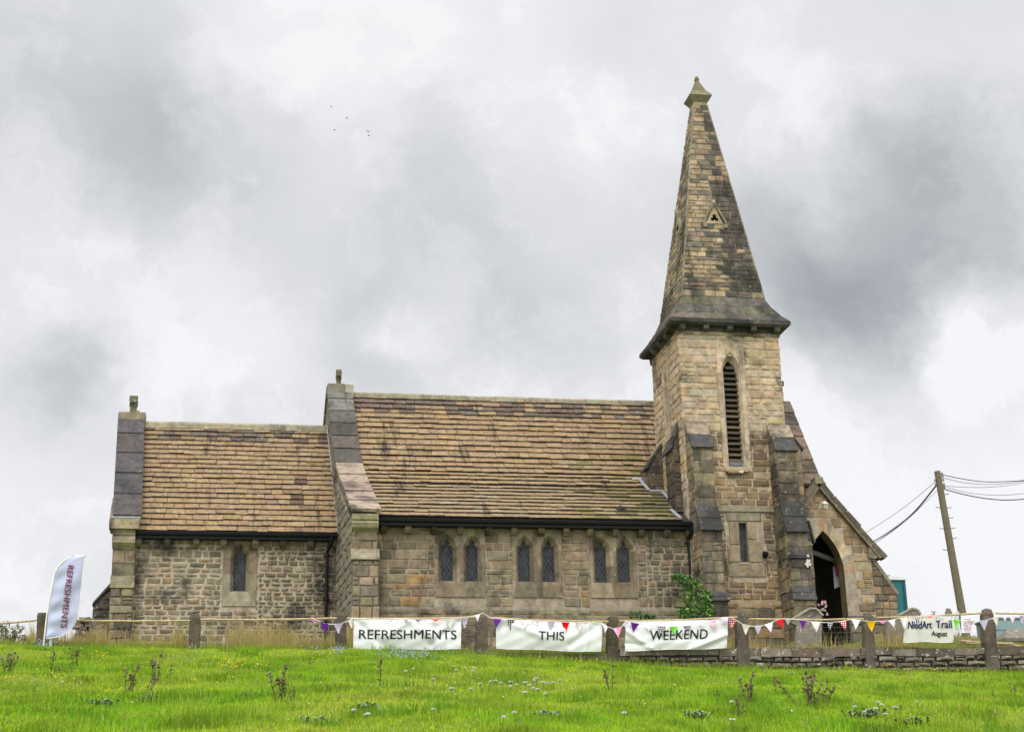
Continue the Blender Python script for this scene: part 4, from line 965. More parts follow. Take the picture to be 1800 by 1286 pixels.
def text_tris(s, bold=.0):
    """letters of a word as flat triangles in a unit box"""
    cu = bpy.data.curves.new('lettering', 'FONT'); cu.body = s; cu.size = 1; cu.resolution_u = 6; cu.fill_mode = 'FRONT'
    o = bpy.data.objects.new('lettering', cu); COL.objects.link(o)
    dg = bpy.context.evaluated_depsgraph_get(); dg.update(); me = o.evaluated_get(dg).to_mesh()
    v = np.array([tuple(q.co) for q in me.vertices]); f = [tuple(p.vertices) for p in me.polygons]
    o.evaluated_get(dg).to_mesh_clear(); bpy.data.objects.remove(o); bpy.data.curves.remove(cu)
    tri = []; v = [tuple(q) for q in v]; w_ = max(q[0] for q in v)-min(q[0] for q in v); stack = [(q[0], q[i], q[i+1]) for q in f for i in range(1, len(q)-1)]
    mid = {}
    while stack:            # short edges, so that the letters follow the cloth
        t = stack.pop(); ed = [math.dist(v[t[i]], v[t[(i+1) % 3]]) for i in range(3)]; i = ed.index(max(ed))
        if ed[i] < .16: tri.append(t); continue
        a, b, c = t[i], t[(i+1) % 3], t[(i+2) % 3]; k = (min(a, b), max(a, b))
        if k not in mid: mid[k] = len(v); v.append(tuple((x+y)/2 for x, y in zip(v[a], v[b])))
        stack += [(a, mid[k], c), (mid[k], b, c)]
    v = np.array(v); f = tri
    v[:, 0] -= v[:, 0].min(); v[:, 0] /= v[:, 0].max(); v[:, 1] -= v[:, 1].min(); v[:, 1] /= v[:, 1].max()
    return v[:, :2], f
def lettering(s, fn, mat, parent, bold=.02, name='lettering'):
    v, f = text_tris(s); mb = MB(); k = bold/max(1, len(s))*2.2; bold *= .6
    for i, (dx, dy) in enumerate(((0, 0), (-k, 0), (k, 0), (0, -bold), (0, bold))):      # a bolder face: the letters laid a hair's breadth apart
        mb.add([fn(a+dx, b+dy)+V3(0, -.0006*i, 0) for a, b in v], f, (.02, .02, .02))
    return mb.build(name, mat, parent)
def banner(label, corners, Yb, fold, words, mat, sag=0, cat='banner', name='banner'):
    """corners in photograph order TL, TR, BR, BL; a hanging vinyl sheet with soft folds"""
    TL, TR, BR, BL = [at(*c, Yb) for c in corners]
    def surf(u, v, off=0):
        p = TL.lerp(TR, u).lerp(BL.lerp(BR, u), v)
        return V3(p.x, Yb-off-fold(u, v), p.z-sag*math.sin(math.pi*u)*(v*.6+.4)+.012*math.sin(u*9+v*4)*v)
    mb = MB(); mb.grid(lambda u, v: surf(u, v), 96, 36, (.8, .8, .8))
    o = mb.build(name, mat); tag(o, label, cat, 'white vinyl banners tied to the fence' if cat == 'banner' else None)
    hm = MB()
    for v in (.0, 1.0): hm.tube([surf(k/30, v, .004) for k in range(31)], .006, (.78, .78, .75), 5)
    hm.build('hem', M['plain'], o)
    for u in (.015, .34, .66, .985):
        for v in (.05, .95): em = MB(); p = surf(u, v, .012); em.tube([p, p-V3(0, .004, 0)], .014, (.35, .35, .33), 8); em.build('eyelet', M['plain'], o)
    for (s, bx, mt, bold) in words:
        x0, x1, y0, y1 = bx           # box in the banner's own u, v (v downwards)
        lettering(s, lambda a, b, q=bx: surf(q[0]+(q[1]-q[0])*a, q[3]-(q[3]-q[2])*b, .014), mt, o, bold)
    return o
def ridge_fold(u, v, u0, v0, u1, v1, w, a):
    du, dv = u1-u0, v1-v0; t = max(0, min(1, ((u-u0)*du*16+(v-v0)*dv)/(du*du*16+dv*dv+1e-9)))
    d2 = ((u-u0-du*t)*4)**2+(v-v0-dv*t)**2
    return a*math.exp(-d2/(w*w))
def fold1(u, v): return .05*math.sin(math.pi*v)*math.sin(math.pi*u)+ridge_fold(u, v, .5, .02, .3, .6, .14, .035)+ridge_fold(u, v, .5, .02, .75, .7, .14, .035)+ridge_fold(u, v, .0, .0, .28, .9, .1, -.03)+ridge_fold(u, v, 1, .0, .72, .85, .1, -.03)
def fold2(u, v): return .06*math.sin(math.pi*v)*math.sin(math.pi*u)**.7+ridge_fold(u, v, .05, .0, .4, .5, .13, .04)+ridge_fold(u, v, .95, .1, .7, .8, .12, -.035)+ridge_fold(u, v, .88, .0, .85, 1, .06, .02)+.008*math.sin(14*u+3*v)*v
def fold3(u, v): return .05*math.sin(math.pi*v)*math.sin(math.pi*u)+ridge_fold(u, v, .02, .35, .25, .95, .10, .05)+ridge_fold(u, v, .98, .55, .65, .98, .10, .05)+ridge_fold(u, v, .0, .75, .2, .8, .07, -.03)+ridge_fold(u, v, .3, .55, .7, .62, .12, -.025)
def fold4(u, v): return .02*math.sin(math.pi*v)+.008*math.sin(7*u)
banner('white banner reading REFRESHMENTS in black capitals', [(622, 1087), (811, 1088), (810, 1139.5), (621, 1139)], 38.80, lambda u, v: 1.5*fold1(u, v)+.010*math.sin(23*u+9*v)*math.sin(7*v+5*u), [('REFRESHMENTS', (.05, .955, .365, .665), M['ink'], .006)], M['vinyl'], sag=.02)
banner('white banner reading THIS in black capitals', [(872, 1087), (1059, 1095), (1057, 1144), (872, 1138)], 38.80, lambda u, v: 1.5*fold2(u, v)+.010*math.sin(23*u+9*v)*math.sin(7*v+5*u), [('THIS', (.39, .635, .36, .67), M['ink'], .006)], M['vinyl'], sag=.02)
banner('white banner reading WEEKEND in black capitals', [(1099, 1092), (1280, 1088), (1277, 1138), (1099, 1143)], 38.80, lambda u, v: 1.5*fold3(u, v)+.010*math.sin(23*u+9*v)*math.sin(7*v+5*u), [('WEEKEND', (.235, .80, .335, .66), M['ink'], .006)], M['vinyl'], sag=.01)
banner('cream banner reading NiddArt Trail August in navy letters', [(1592, 1085), (1674, 1082), (1676, 1128), (1587, 1128)], 38.86, fold4, [('NiddArt', (.06, .555, .16, .46), M['navy'], .03), ('Trail', (.645, .965, .16, .46), M['navy'], .03), ('August', (.555, .87, .58, .82), M['ink'], .03)], M['cream_vinyl'])

# ------------------------------------------------------------------ feather flag
ff = empty('feather_flag', on_ground(76, 1140, 36), 'tall white feather flag with REFRESHMENTS down it in maroon letters', 'feather flag')
FYF = 38.55
pole = [(76, 1141), (79, 1110), (82, 1083), (87, 1053), (91, 1031), (96, 1006), (102, 995.5), (110, 987), (117, 982), (123.5, 978.5), (130, 976.5), (137, 975.5), (150.5, 977.5)]
edge = [(81, 1122), (104, 1118), (115, 1113.5), (123.5, 1108), (134, 1091.5), (140, 1063.5), (143, 1029.5), (146, 1003), (149.5, 979)]
def along(pts, t):
    d = [0]
    for a, b in zip(pts, pts[1:]): d.append(d[-1]+math.hypot(b[0]-a[0], b[1]-a[1]))
    t *= d[-1]
    return (np.interp(t, d, [p[0] for p in pts]), np.interp(t, d, [p[1] for p in pts]))
def ffold(x, y):
    s = (x-80)/65; 
    return .055*math.sin((y-1000)/4.5+s*3)*math.exp(-max(s, 0)*3)+.04*math.sin((y*.8+x*.7)/6.5)*math.exp(-max(s, 0)*1.2)+.025*math.sin((y*.5+x)/9)+.10*s
mb = MB(); mb.tube([at(x, y, FYF) for x, y in pole], [.018]*4+[.020]*4+[.014]*5, (.75, .74, .66), 8); mb.build('pole', M['plain'], ff)
po_ = pole[1:]
def fsurf(u, v, off=0):
    a = along([(81, 1118)]+po_[2:], v); b = along(edge, v); x, y = a[0]+(b[0]-a[0])*u, a[1]+(b[1]-a[1])*u
    p = at(x, y, FYF); p.y -= ffold(x, y)*min(1, u*4)+off; return p
mb = MB(); mb.grid(lambda u, v: fsurf(u, v), 26, 60, (.7, .7, .78)); sail = mb.build('sail', M['sail'], ff)
def ftext(a, b):        # reading downwards, tops of the letters to the right
    x = 123.5+(110.5-123.5)*a+(b-.5)*10.5+1.5; y = 994.5+(1103.5-994.5)*a+(b-.5)*1.5
    p = at(x, y, FYF); p.y -= ffold(x, y)+.03; return p
lettering('REFRESHMENTS', ftext, M['maroon'], sail, .012)
mb = MB(); mb.tube([at(x, y, FYF-.02-ffold(x, y)) for x, y in edge], .011, (.80, .79, .72), 6); mb.build('edge_binding', M['plain'], sail)
mb = MB(); p = at(88, 1121, FYF+.1); q = at(88, 1140, FYF+.1); mb.box((q.x-.035, q.y, q.z-.2), (.07, 0, 0), (0, .03, 0), (0, 0, p.z-q.z+.2), (.78, .78, .76)); mb.build('stake', M['plain'], ff)

# ------------------------------------------------------------------ bunting
def pat_mat(name, kind):
    m, nt, N, L, B = new_mat(name); at_ = N.new('ShaderNodeAttribute'); at_.attribute_name = 'col'; tc = N.new('ShaderNodeTexCoord')
    B.inputs['Roughness'].default_value = .85; B.inputs['Specular IOR Level'].default_value = .1
    if kind == 'polka':
        vo = N.new('ShaderNodeTexVoronoi'); vo.inputs['Randomness'].default_value = 0; vo.inputs['Scale'].default_value = 20; L.new(tc.outputs['Object'], vo.inputs['Vector'])
        mp = N.new('ShaderNodeMapping'); mp.inputs['Scale'].default_value = (1, 0, 1); L.new(tc.outputs['Object'], mp.inputs[0]); L.new(mp.outputs[0], vo.inputs['Vector'])
        c = mixc(nt, 'MIX', ramp(nt, vo.outputs['Distance'], .30, 1, .36, 0), at_.outputs['Color'], (.75, .73, .72))
    elif kind == 'stripe':
        sp_ = N.new('ShaderNodeSeparateXYZ'); L.new(tc.outputs['Object'], sp_.inputs[0]); mm = N.new('ShaderNodeMath'); mm.operation = 'MULTIPLY'; mm.inputs[1].default_value = 130; L.new(sp_.outputs['Z'], mm.inputs[0])
        s2 = N.new('ShaderNodeMath'); s2.operation = 'SINE'; L.new(mm.outputs[0], s2.inputs[0])
        c = mixc(nt, 'MIX', ramp(nt, s2.outputs[0], .1, 0, .2, 1), (.78, .76, .76), at_.outputs['Color'])
    elif kind == 'print':
        n = noise_node(nt, 30, 3, .6, tc.outputs['Object']); c = mixc(nt, 'MIX', ramp(nt, n.outputs[0], .45, 0, .55, .85), at_.outputs['Color'], (.70, .64, .70))
    else:
        n = noise_node(nt, 9, 3, .6, tc.outputs['Object']); c = mixc(nt, 'MULTIPLY', ramp(nt, n.outputs[0], .3, 0, .7, .3), at_.outputs['Color'], (.8, .8, .8))
    L.new(c, B.inputs['Base Color']); return m
for k in ('plain', 'polka', 'stripe', 'print'): M['f_'+k] = pat_mat('cotton_'+k, k)
FC = {'pink': (.85, .18, .38), 'purple': (.12, .02, .26), 'lilac': (.42, .32, .52), 'white': (.78, .75, .74), 'palepink': (.72, .58, .64), 'red': (.80, .012, .02), 'black': (.03, .026, .03), 'green': (.20, .68, .06), 'grey': (.42, .41, .44),
      'cream': (.74, .70, .62), 'navy': (.05, .045, .085), 'yellow': (.85, .50, .005), 'redp': (.55, .015, .025), 'lav': (.46, .43, .55)}
BUNT = [
 ('bunting string from the chancel over the REFRESHMENTS banner', [(545, 1085), (556, 1089), (570, 1095), (585, 1097), (600, 1095), (613, 1090), (620, 1086), (660, 1088), (700, 1086.5), (740, 1088), (790, 1087), (820, 1085), (836, 1081), (849, 1077)],
  [(549, 16, 8, 'pink', 'print', 5), (570, 15, 16, 'purple', 'plain', 1), (595, 16, 18, 'lilac', 'print', 0), (616, 9, 17, 'palepink', 'stripe', 3), (712, 10, 4, 'pink', 'print', 0), (736, 16, 5, 'lilac', 'print', 0), (765, 17, 4, 'red', 'plain', 0), (790, 15, 17, 'cream', 'stripe', 1), (817, 14, 18, 'lilac', 'print', 0), (839, 9, 12, 'palepink', 'plain', 0)]),
 ('bunting string sagging over the THIS and WEEKEND banners', [(850, 1077), (858, 1083), (866, 1086.5), (890, 1088), (920, 1090), (960, 1091), (1000, 1093.5), (1040, 1093), (1058, 1094), (1068, 1101), (1080, 1105), (1092, 1102), (1100, 1091), (1110, 1093), (1140, 1099), (1180, 1101), (1215, 1099), (1240, 1094), (1258, 1088), (1275, 1084.5), (1286, 1084)],
  [(874, 15, 16, 'purple', 'plain', -2), (898, 15, 18, 'black', 'polka', 0), (921, 15, 15, 'palepink', 'stripe', 0), (944, 10, 4, 'lilac', 'plain', 0), (969, 15, 15, 'lilac', 'print', -1), (994, 15, 16, 'red', 'plain', 1), (1018, 15, 16, 'palepink', 'stripe', 0), (1042, 6, 3, 'green', 'plain', 0), (1063, 10, 14, 'palepink', 'print', 0), (1085, 16, 16, 'pink', 'print', 2), (1098, 7, 8, 'grey', 'plain', 0),
   (1116, 15, 17, 'purple', 'plain', -3), (1139, 12, 9, 'palepink', 'stripe', 0), (1162, 16, 18, 'black', 'polka', 1), (1184, 16, 12, 'green', 'plain', 1), (1208, 15, 14, 'grey', 'plain', 2), (1233, 10, 5, 'palepink', 'plain', 0), (1252, 13, 16, 'pink', 'print', 4), (1273, 14, 12, 'lilac', 'print', 2)]),
 ('bunting string from the WEEKEND banner past the tower to the chest tomb', [(1286, 1084), (1295, 1090), (1305, 1096), (1322, 1100), (1340, 1099), (1355, 1094), (1371, 1086.5), (1400, 1088), (1425, 1092), (1450, 1093.5), (1475, 1092), (1497, 1088), (1530, 1091.5), (1562, 1090.5), (1580, 1086), (1610, 1084), (1645, 1082), (1660, 1085), (1680, 1089), (1705, 1091), (1730, 1090), (1745, 1086), (1752, 1083), (1772, 1081), (1800, 1081), (1840, 1084)],
  [(1288, 14, 18, 'redp', 'polka', -3), (1311, 15, 17, 'cream', 'plain', 0), (1332, 13, 15, 'lav', 'plain', 0), (1351, 14, 18, 'palepink', 'stripe', 4), (1370, 13, 17, 'red', 'plain', 5), (1385, 10, 13, 'black', 'stripe', 1), (1411, 13, 15, 'purple', 'plain', 0), (1433, 16, 18, 'cream', 'plain', 1), (1459, 12, 15, 'navy', 'polka', 0), (1481, 13, 16, 'redp', 'polka', 4), (1504, 15, 18, 'white', 'stripe', -1), (1531, 17, 17, 'yellow', 'plain', 2), (1551, 12, 6, 'pink', 'plain', 0), (1567, 12, 15, 'palepink', 'print', 4), (1588, 12, 19, 'white', 'stripe', 2), (1611, 13, 13, 'navy', 'polka', 1), (1633, 14, 3, 'red', 'plain', 0), (1654, 13, 12, 'grey', 'print', 0), (1681, 13, 15, 'green', 'plain', 1), (1706, 14, 14, 'palepink', 'print', 0), (1729, 16, 17, 'lav', 'plain', 1), (1750, 11, 18, 'cream', 'plain', 4), (1765, 8, 10, 'grey', 'print', 0), (1779, 12, 17, 'palepink', 'plain', 0), (1797, 9, 14, 'lilac', 'print', 0)])]
for lab, cord, flags in BUNT:
    Yb = 38.70; a = at(*cord[0], Yb); b = empty('bunting', a, lab, 'bunting', 'bunting strings along the fence')
    mb = MB(); mb.tube([at(x, y, Yb) for x, y in cord], .009, (.78, .76, .74), 6); mb.build('cord', M['plain'], b)
    for (x, w, h, c, pat, lean) in flags:
        cy = lambda q: np.interp(q, [p[0] for p in cord], [p[1] for p in cord])
        p0, p1, p2 = at(x-w/2, cy(x-w/2), Yb), at(x+w/2, cy(x+w/2), Yb), at(x+lean, cy(x)+h+.5, Yb)
        bow = R.uniform(-.05, .05); tw = R.uniform(-.05, .05)
        def fs(u, v, p0=p0, p1=p1, p2=p2, bow=bow, tw=tw):
            q = p0.lerp(p1, u).lerp(p2, v); q.y -= bow*math.sin(math.pi*v*.8)+tw*(u-.5)*v*2+.012; return q
        mb = MB(); mb.grid(fs, 4, 6, FC[c]); mb.build('pennant', M['f_'+pat], b)

# ------------------------------------------------------------------ churchyard things
def slabstone(name, pts, Y, th, col, label, cat, lean=0):
    mb = MB(); P = [at(x, y, Y) for x, y in pts]; P = [V3(p.x, Y, p.z) for p in P]
    mb.prism(P, (0, th, 0), col); o = mb.build(name, M['lichened']); return tag(o, label, cat, 'gravestones in the churchyard' if cat == 'gravestone' else None)
def gravestone(pts, cap, Y, label):
    slab = slabstone('gravestone', pts, Y, .14, (.23, .205, .165), label, 'gravestone')
    mb = MB(); P = [at(x, y, Y) for x, y in cap]
    for p, q in zip(P, P[1:]): d = q-p; nn = V3(-d.z, 0, d.x).normalized(); nn = -nn if nn.z < 0 else nn; mb.box(V3(p.x, Y-.03, p.z)-nn*.01, d*1.0, (0, .2, 0), nn*.05, (.33, .31, .24))
    mb.build('moulded_top', M['lichened'], slab)
gravestone([(1399, 1140), (1444, 1140), (1445, 1095), (1446, 1082), (1436, 1070), (1428, 1068), (1420, 1072), (1386, 1092), (1400, 1098)], [(1385, 1093), (1424, 1069.5), (1434, 1070), (1446, 1082)], 40.4, 'leaning gravestone with sloping top in front of the porch doorway')
gravestone([(1560, 1140), (1618, 1140), (1618, 1080), (1612, 1071), (1604, 1069), (1575, 1084), (1560, 1092)], [(1575, 1084.5), (1603, 1069.5), (1612, 1071), (1618, 1080)], 41.5, 'gravestone with a hooded top behind the NiddArt Trail banner')
slabstone('gravestone', [(1662, 1140), (1672, 1140), (1674, 1076), (1670, 1069), (1666, 1068), (1664, 1075)], 42, .12, (.24, .22, .18), 'narrow upright stone stub left of the notice sheet', 'gravestone')
ct = empty('chest_tomb', at(1790, 1140, 41), 'stone chest tomb with hipped lid at the right edge', 'chest tomb')
p = at(1768, 1128, 41); mb = MB(); bx0 = p.x; mb.box((bx0, 41, 6.6), (2.6, 0, 0), (0, 1.1, 0), (0, 0, 7.22-6.6), (.18, .16, .125))
masonry(mb, south(41), rect(bx0, bx0+2.6, 6.65, 7.2), pal=P_CHAN, ch=(.17, .2), sw=(.4, .9), gap=.012); mb.build('base', M['lichened'], ct)
mb = MB(); mb.box((bx0-.08, 40.9, 7.2), (2.8, 0, 0), (0, 1.3, 0), (0, 0, .09), (.17, .15, .12)); P = [(bx0-.05, 40.93, 7.29), (bx0+2.7, 40.93, 7.29), (bx0+2.7, 42.17, 7.29), (bx0-.05, 42.17, 7.29), (bx0+.35, 41.5, 7.62), (bx0+2.3, 41.5, 7.62)]
mb.add(P, [(0, 1, 5, 4), (1, 2, 5), (2, 3, 4, 5), (3, 0, 4)], (.20, .18, .145)); mb.build('lid', M['lichened'], ct)
# grey site box, planks, notice
p0 = at(1751, 1130, 46); p1 = at(1778, 1088, 46); mb = MB(); mb.box((p0.x, 46, p0.z-.6), (1.5, 0, 0), (0, 1.2, 0), (0, 0, p1.z-p0.z+.6), (.22, .30, .32)); mb.box((p0.x-.04, 45.97, p1.z), (1.58, 0, 0), (0, 1.26, 0), (0, 0, .06), (.12, .13, .13))
for k in range(1, 4): mb.box((p0.x, 45.985, p0.z-.6+k*(p1.z-p0.z+.6)/4), (1.5, 0, 0), (0, .02, 0), (0, 0, .03), (.15, .21, .225))
tag(mb.build('storage_chest', M['plain']), 'grey green storage chest half hidden behind the widest stone post', 'storage chest')
for (a, b, lab) in (((1690, 1126), (1800, 1136), 'pale timber plank lying on the grass behind the widest post'), ((1698, 1130), (1782, 1131), 'thin pale batten lying beside the timber plank')):
    A_, B_ = at(*a, 40), at(*b, 39.8); mb = MB(); mb.box(A_, B_-A_, (0, .12, 0), (0, 0, .045), (.55, .42, .30)); tag(mb.build('timber_plank', M['wood']), lab, 'plank', 'timbers lying behind the wall')
ns = empty('notice_sheet', at(1700, 1130, 40.2), 'white paper notice pinned to a stake below the telegraph pole', 'notice')
P = [at(x, y, 40.2) for x, y in ((1689, 1081), (1709, 1079), (1711, 1111), (1690, 1112))]; mb = MB(); mb.prism(P, (0, .01, 0), (.82, .80, .84)); mb.build('paper', M['plain'], ns)
mb = MB()
for k in range(9):
    a, b = P[0].lerp(P[3], .25+k*.08), P[1].lerp(P[2], .25+k*.08); s0, s1 = R.uniform(.12, .3), R.uniform(.6, .88); q0, q1 = a.lerp(b, s0), a.lerp(b, s1); mb.box((q0.x, 40.19, q0.z), (q1.x-q0.x, 0, q1.z-q0.z), (0, .004, 0), (0, 0, .012), (.62, .38, .52))
mb.build('print_lines', M['plain'], ns)
mb = MB(); a, b = at(1682, 1080, 40.25), at(1686, 1132, 40.25); mb.tube([a, b], .03, (.30, .25, .19), 8); P = [at(x, y, 40.2) for x, y in ((1677, 1077), (1686, 1074), (1685, 1112), (1679, 1116))]; mb.prism(P, (0, .012, 0), (.62, .64, .68)); mb.build('stake', M['wood'], ns)
tp = MB(); p = at(1642, 1080, 41); tp.tube([V3(p.x, 41, 6.7), p+V3(0, 0, .0)], .018, (.25, .25, .25)); tp.tube([p, p+V3(0, 0, .09)], .03, (.3, .3, .3)); tp.tube([p+V3(-.07, 0, .09), p+V3(.07, 0, .09)], .014, (.35, .35, .35)); tp.tube([p+V3(0, 0, .03), p+V3(-.08, 0, .02), p+V3(-.1, 0, -.05)], .014, (.3, .3, .3))
tag(tp.build('standpipe', M['plain']), 'small metal standpipe tap above the NiddArt Trail banner', 'tap')
rb = MB()
for k in range(60):
    p = at(R.uniform(128, 166), R.uniform(1092, 1135), 42.5+R.uniform(-.3, .3)); s_ = R.uniform(.12, .24)
    rb.box(p, (s_*1.3, 0, R.uniform(-.04, .04)), (R.uniform(-.05, .05), s_, 0), (0, 0, s_*.6), vary((.20, .17, .135), .25), jit=.03)
tag(rb.build('tumbled_wall', M['lichened']), 'tumbled heap of wall stones beside the chancel buttress', 'stone heap', kind='thing')

# portable toilet
pt_ = empty('portable_toilet', at(1580, 1110, 50), 'teal portable toilet with a white roof behind the porch', 'portable toilet')
x1 = at(1594, 1060, 50).x; x0 = x1-1.15; zt = at(1592, 1019, 50).z; zb = zt-2.15
mb = MB(); mb.box((x0, 50, zb), (1.15, 0, 0), (0, 1.15, 0), (0, 0, 2.15), (.008, .115, .135)); mb.box((x1-.07, 49.97, zb), (.08, 0, 0), (0, .05, 0), (0, 0, 2.15), (.006, .09, .11)); mb.box((x0, 49.97, zb), (.08, 0, 0), (0, .05, 0), (0, 0, 2.15), (.006, .09, .11)); mb.build('cabin', M['plain'], pt_)
mb = MB(); mb.box((x0+.12, 49.965, zb+.1), (.86, 0, 0), (0, .03, 0), (0, 0, 1.85), (.010, .14, .16)); mb.box((x0+.22, 49.95, zb+.3), (.66, 0, 0), (0, .02, 0), (0, 0, .6), (.009, .125, .145)); mb.box((x0+.22, 49.95, zb+1.05), (.66, 0, 0), (0, .02, 0), (0, 0, .7), (.009, .125, .145)); mb.build('door', M['plain'], pt_)
mb = MB(); mb.prism([(x0-.04, 49.94, zt), (x1+.04, 49.94, zt), (x1+.02, 49.94, zt+.07), (x1-.3, 49.94, zt+.12), (x0+.3, 49.94, zt+.12), (x0-.02, 49.94, zt+.07)], (0, 1.27, 0), (.70, .73, .73)); mb.build('roof', M['plain'], pt_)
mb = MB(); mb.tube([(x1-.42, 50.4, zt+.1), (x1-.42, 50.4, zt+.2)], .06, (.08, .08, .09)); mb.tube([(x1-.42, 50.4, zt+.19), (x1-.42, 50.4, zt+.22)], .1, (.08, .08, .09)); mb.build('vent_pipe', M['plain'], pt_)

# ------------------------------------------------------------------ telegraph pole and cables
UY = 56.0
pb, ptp = at(1697, 1110, UY), at(1647.5, 828, UY)
up = empty('telegraph_pole', (pb.x, UY, 7.4), 'leaning weathered wooden telegraph pole with step irons', 'telegraph pole')
mb = MB(); b0 = pb+(pb-ptp)*.15; n = 10; mb.tube([b0.lerp(ptp, k/n) for k in range(n+1)], [.165-.045*k/n for k in range(n+1)], (.17, .145, .10), 12); mb.build('shaft', M['wood'], up)
def pole_at(py): t = (py-828)/(1110-828); return ptp.lerp(pb, t)
for py, s in ((869, 1), (893, -1), (893, 1), (911, 1), (929.5, 1), (930.5, -1), (947, 1), (968, -1)):
    c = pole_at(py); mb = MB(); mb.tube([c+V3(0, 0, -.02), c+V3(s*.30, 0, 0), c+V3(s*.31, 0, .04)], .013, (.12, .12, .12), 6); mb.build('step_iron', M['black'], up)
for k, (py, s) in enumerate(((833, 1), (838, 1), (844, 1), (852, 1), (857, 1), (845, -1), (852, -1))):
    c = pole_at(py); mb = MB(); mb.tube([c, c+V3(s*.17, -.03, 0)], .012, (.1, .1, .1), 6); mb.tube([c+V3(s*.17, -.03, -.04), c+V3(s*.17, -.03, .05)], .035, (.20, .20, .21), 8); mb.build('insulator', M['plain'], up)
def cable(pts, rad, Y0, Y1, label):
    mb = MB(); n = len(pts); m = 24; P = []
    ys = [p[1] for p in pts]; xs = [p[0] for p in pts]
    for k in range(m+1):          # smooth curve through the points
        t = k/m*(n-1); i = min(int(t), n-2); f = t-i; g = lambda a, j: a[max(0, min(n-1, j))]
        cr = lambda a: .5*(2*g(a, i)+(g(a, i+1)-g(a, i-1))*f+(2*g(a, i-1)-5*g(a, i)+4*g(a, i+1)-g(a, i+2))*f*f+(3*g(a, i)-g(a, i-1)-3*g(a, i+1)+g(a, i+2))*f**3)
        P.append(at(cr(xs), cr(ys), Y0+(Y1-Y0)*k/m))
    mb.tube(P, rad, (.03, .03, .032), 5); tag(mb.build('cable', M['black']), label, 'cable', 'cables strung to the telegraph pole')
cable([(1652, 833), (1690, 841), (1735, 846.5), (1800, 844), (1880, 835)], .016, UY, 57, 'uppermost cable running right from the pole head')
cable([(1653, 838), (1695, 848), (1745, 851), (1800, 845), (1880, 832)], .010, UY, 57, 'second thin cable sagging right just under the uppermost')
cable([(1654, 853), (1695, 856), (1745, 855.5), (1800, 848), (1880, 832)], .009, UY, 57, 'thin middle cable running almost level to the right')
cable([(1655, 854), (1705, 866), (1755, 870), (1800, 867), (1880, 858)], .009, UY, 57, 'thin cable just above the thick lowest one')
cable([(1655, 858), (1705, 871), (1755, 878), (1800, 877), (1880, 870)], .020, UY, 57, 'thick lowest cable sagging to the right')
cable([(1644, 846), (1600, 883), (1556, 914), (1490, 955), (1400, 1010)], .009, UY, 62, 'thin uppermost cable running down left behind the porch')
cable([(1645, 853), (1605, 901), (1560, 936), (1510, 965), (1430, 1010)], .020, UY, 62, 'thick cable running down left behind the porch')
cable([(1646, 854), (1610, 898), (1570, 932), (1515, 968), (1430, 1020)], .012, UY, 62, 'cable twisted close beside the thick left hand one')
cable([(1647, 862), (1600, 908), (1560, 938), (1515, 970), (1430, 1025)], .007, UY, 62, 'thinnest lowest cable running down left from the pole')

# lamp, floodlight, papers in the porch
ln = empty('porch_lantern', at(1450, 890, 45.8), 'cream glass lantern on a bracket under the porch gable', 'lantern')
c = at(1450, 888, 45.72)
mb = MB(); mb.tube([c-V3(0, 0, .14), c-V3(0, 0, .12), c+V3(0, 0, .03)], [.06, .085, .095], (.62, .58, .42), 12); mb.build('glass_shade', M['plain'], ln)
mb = MB(); mb.tube([c+V3(0, 0, .03), c+V3(0, 0, .05), c+V3(0, 0, .09), c+V3(0, 0, .14)], [.13, .12, .06, .02], (.66, .64, .58), 12); mb.tube([c-V3(0, 0, .15), c-V3(0, 0, .14)], .04, (.5, .48, .42), 10); mb.build('cap', M['plain'], ln)
mb = MB(); mb.tube([c+V3(0, 0, .1), c+V3(-.08, .02, .12), c+V3(-.14, .12, .05), c+V3(-.14, .27, .0)], .018, (.60, .58, .52), 8); mb.build('bracket', M['plain'], ln)
fl = empty('floodlight', at(1345, 975, 43.75), 'small black floodlight on the tower wall by the right buttress', 'floodlight'); c = at(1345, 975, 43.62)
mb = MB(); mb.tube([c+V3(-.0, -.05, .07), c, c+V3(0, .06, -.06)], [.085, .08, .05], (.012, .012, .014), 12); mb.build('housing', M['black'], fl)
mb = MB(); mb.tube([c+V3(0, .03, 0), c+V3(0, .18, .02)], .02, (.012, .012, .014), 8); mb.build('bracket', M['black'], fl)
for pts, col, lab in ((((1464, 995), (1473, 993), (1476, 1030), (1467, 1034)), (.42, .43, .50), 'pale paper sheet hanging inside the porch doorway'), (((1467, 990), (1472, 989), (1474, 1006), (1469, 1008)), (.45, .05, .10), 'red and white card hanging inside the porch doorway')):
    Yq = 46.75 if col[0] > .43 else 46.85; P = [at(x, y, Yq) for x, y in pts]; mb = MB(); mb.prism(P, (0, .012, 0), col); tag(mb.build('paper_notice', M['plain']), lab, 'paper notice')
c = at(1421, 985, 42.70); mb = MB()
for dx, dz, r in ((0, 0, .06), (-.05, -.09, .05), (.03, -.1, .045), (.02, .08, .05), (.0, .15, .035), (-.03, -.16, .03)): mb.tube([c+V3(dx, -.0, dz), c+V3(dx, .06, dz)], r, vary((.62, .60, .55), .1), 10)
tag(mb.build('wall_ornament', M['plain']), 'small white ornament hung on the buttress beside the porch', 'ornament')
fg = MB(); c = at(1446, 1068, 41.2)
for k in range(15): p = c+V3(R.gauss(0, .05), R.gauss(0, .05), R.uniform(-.2, .14)); fg.box(p, (.05, 0, R.uniform(-.03, .03)), (0, .05, 0), (R.uniform(-.02, .02), 0, .06), R.choice([(.45, .16, .22), (.4, .3, .22), (.25, .1, .07), (.5, .42, .4), (.3, .15, .09)]), jit=.015)
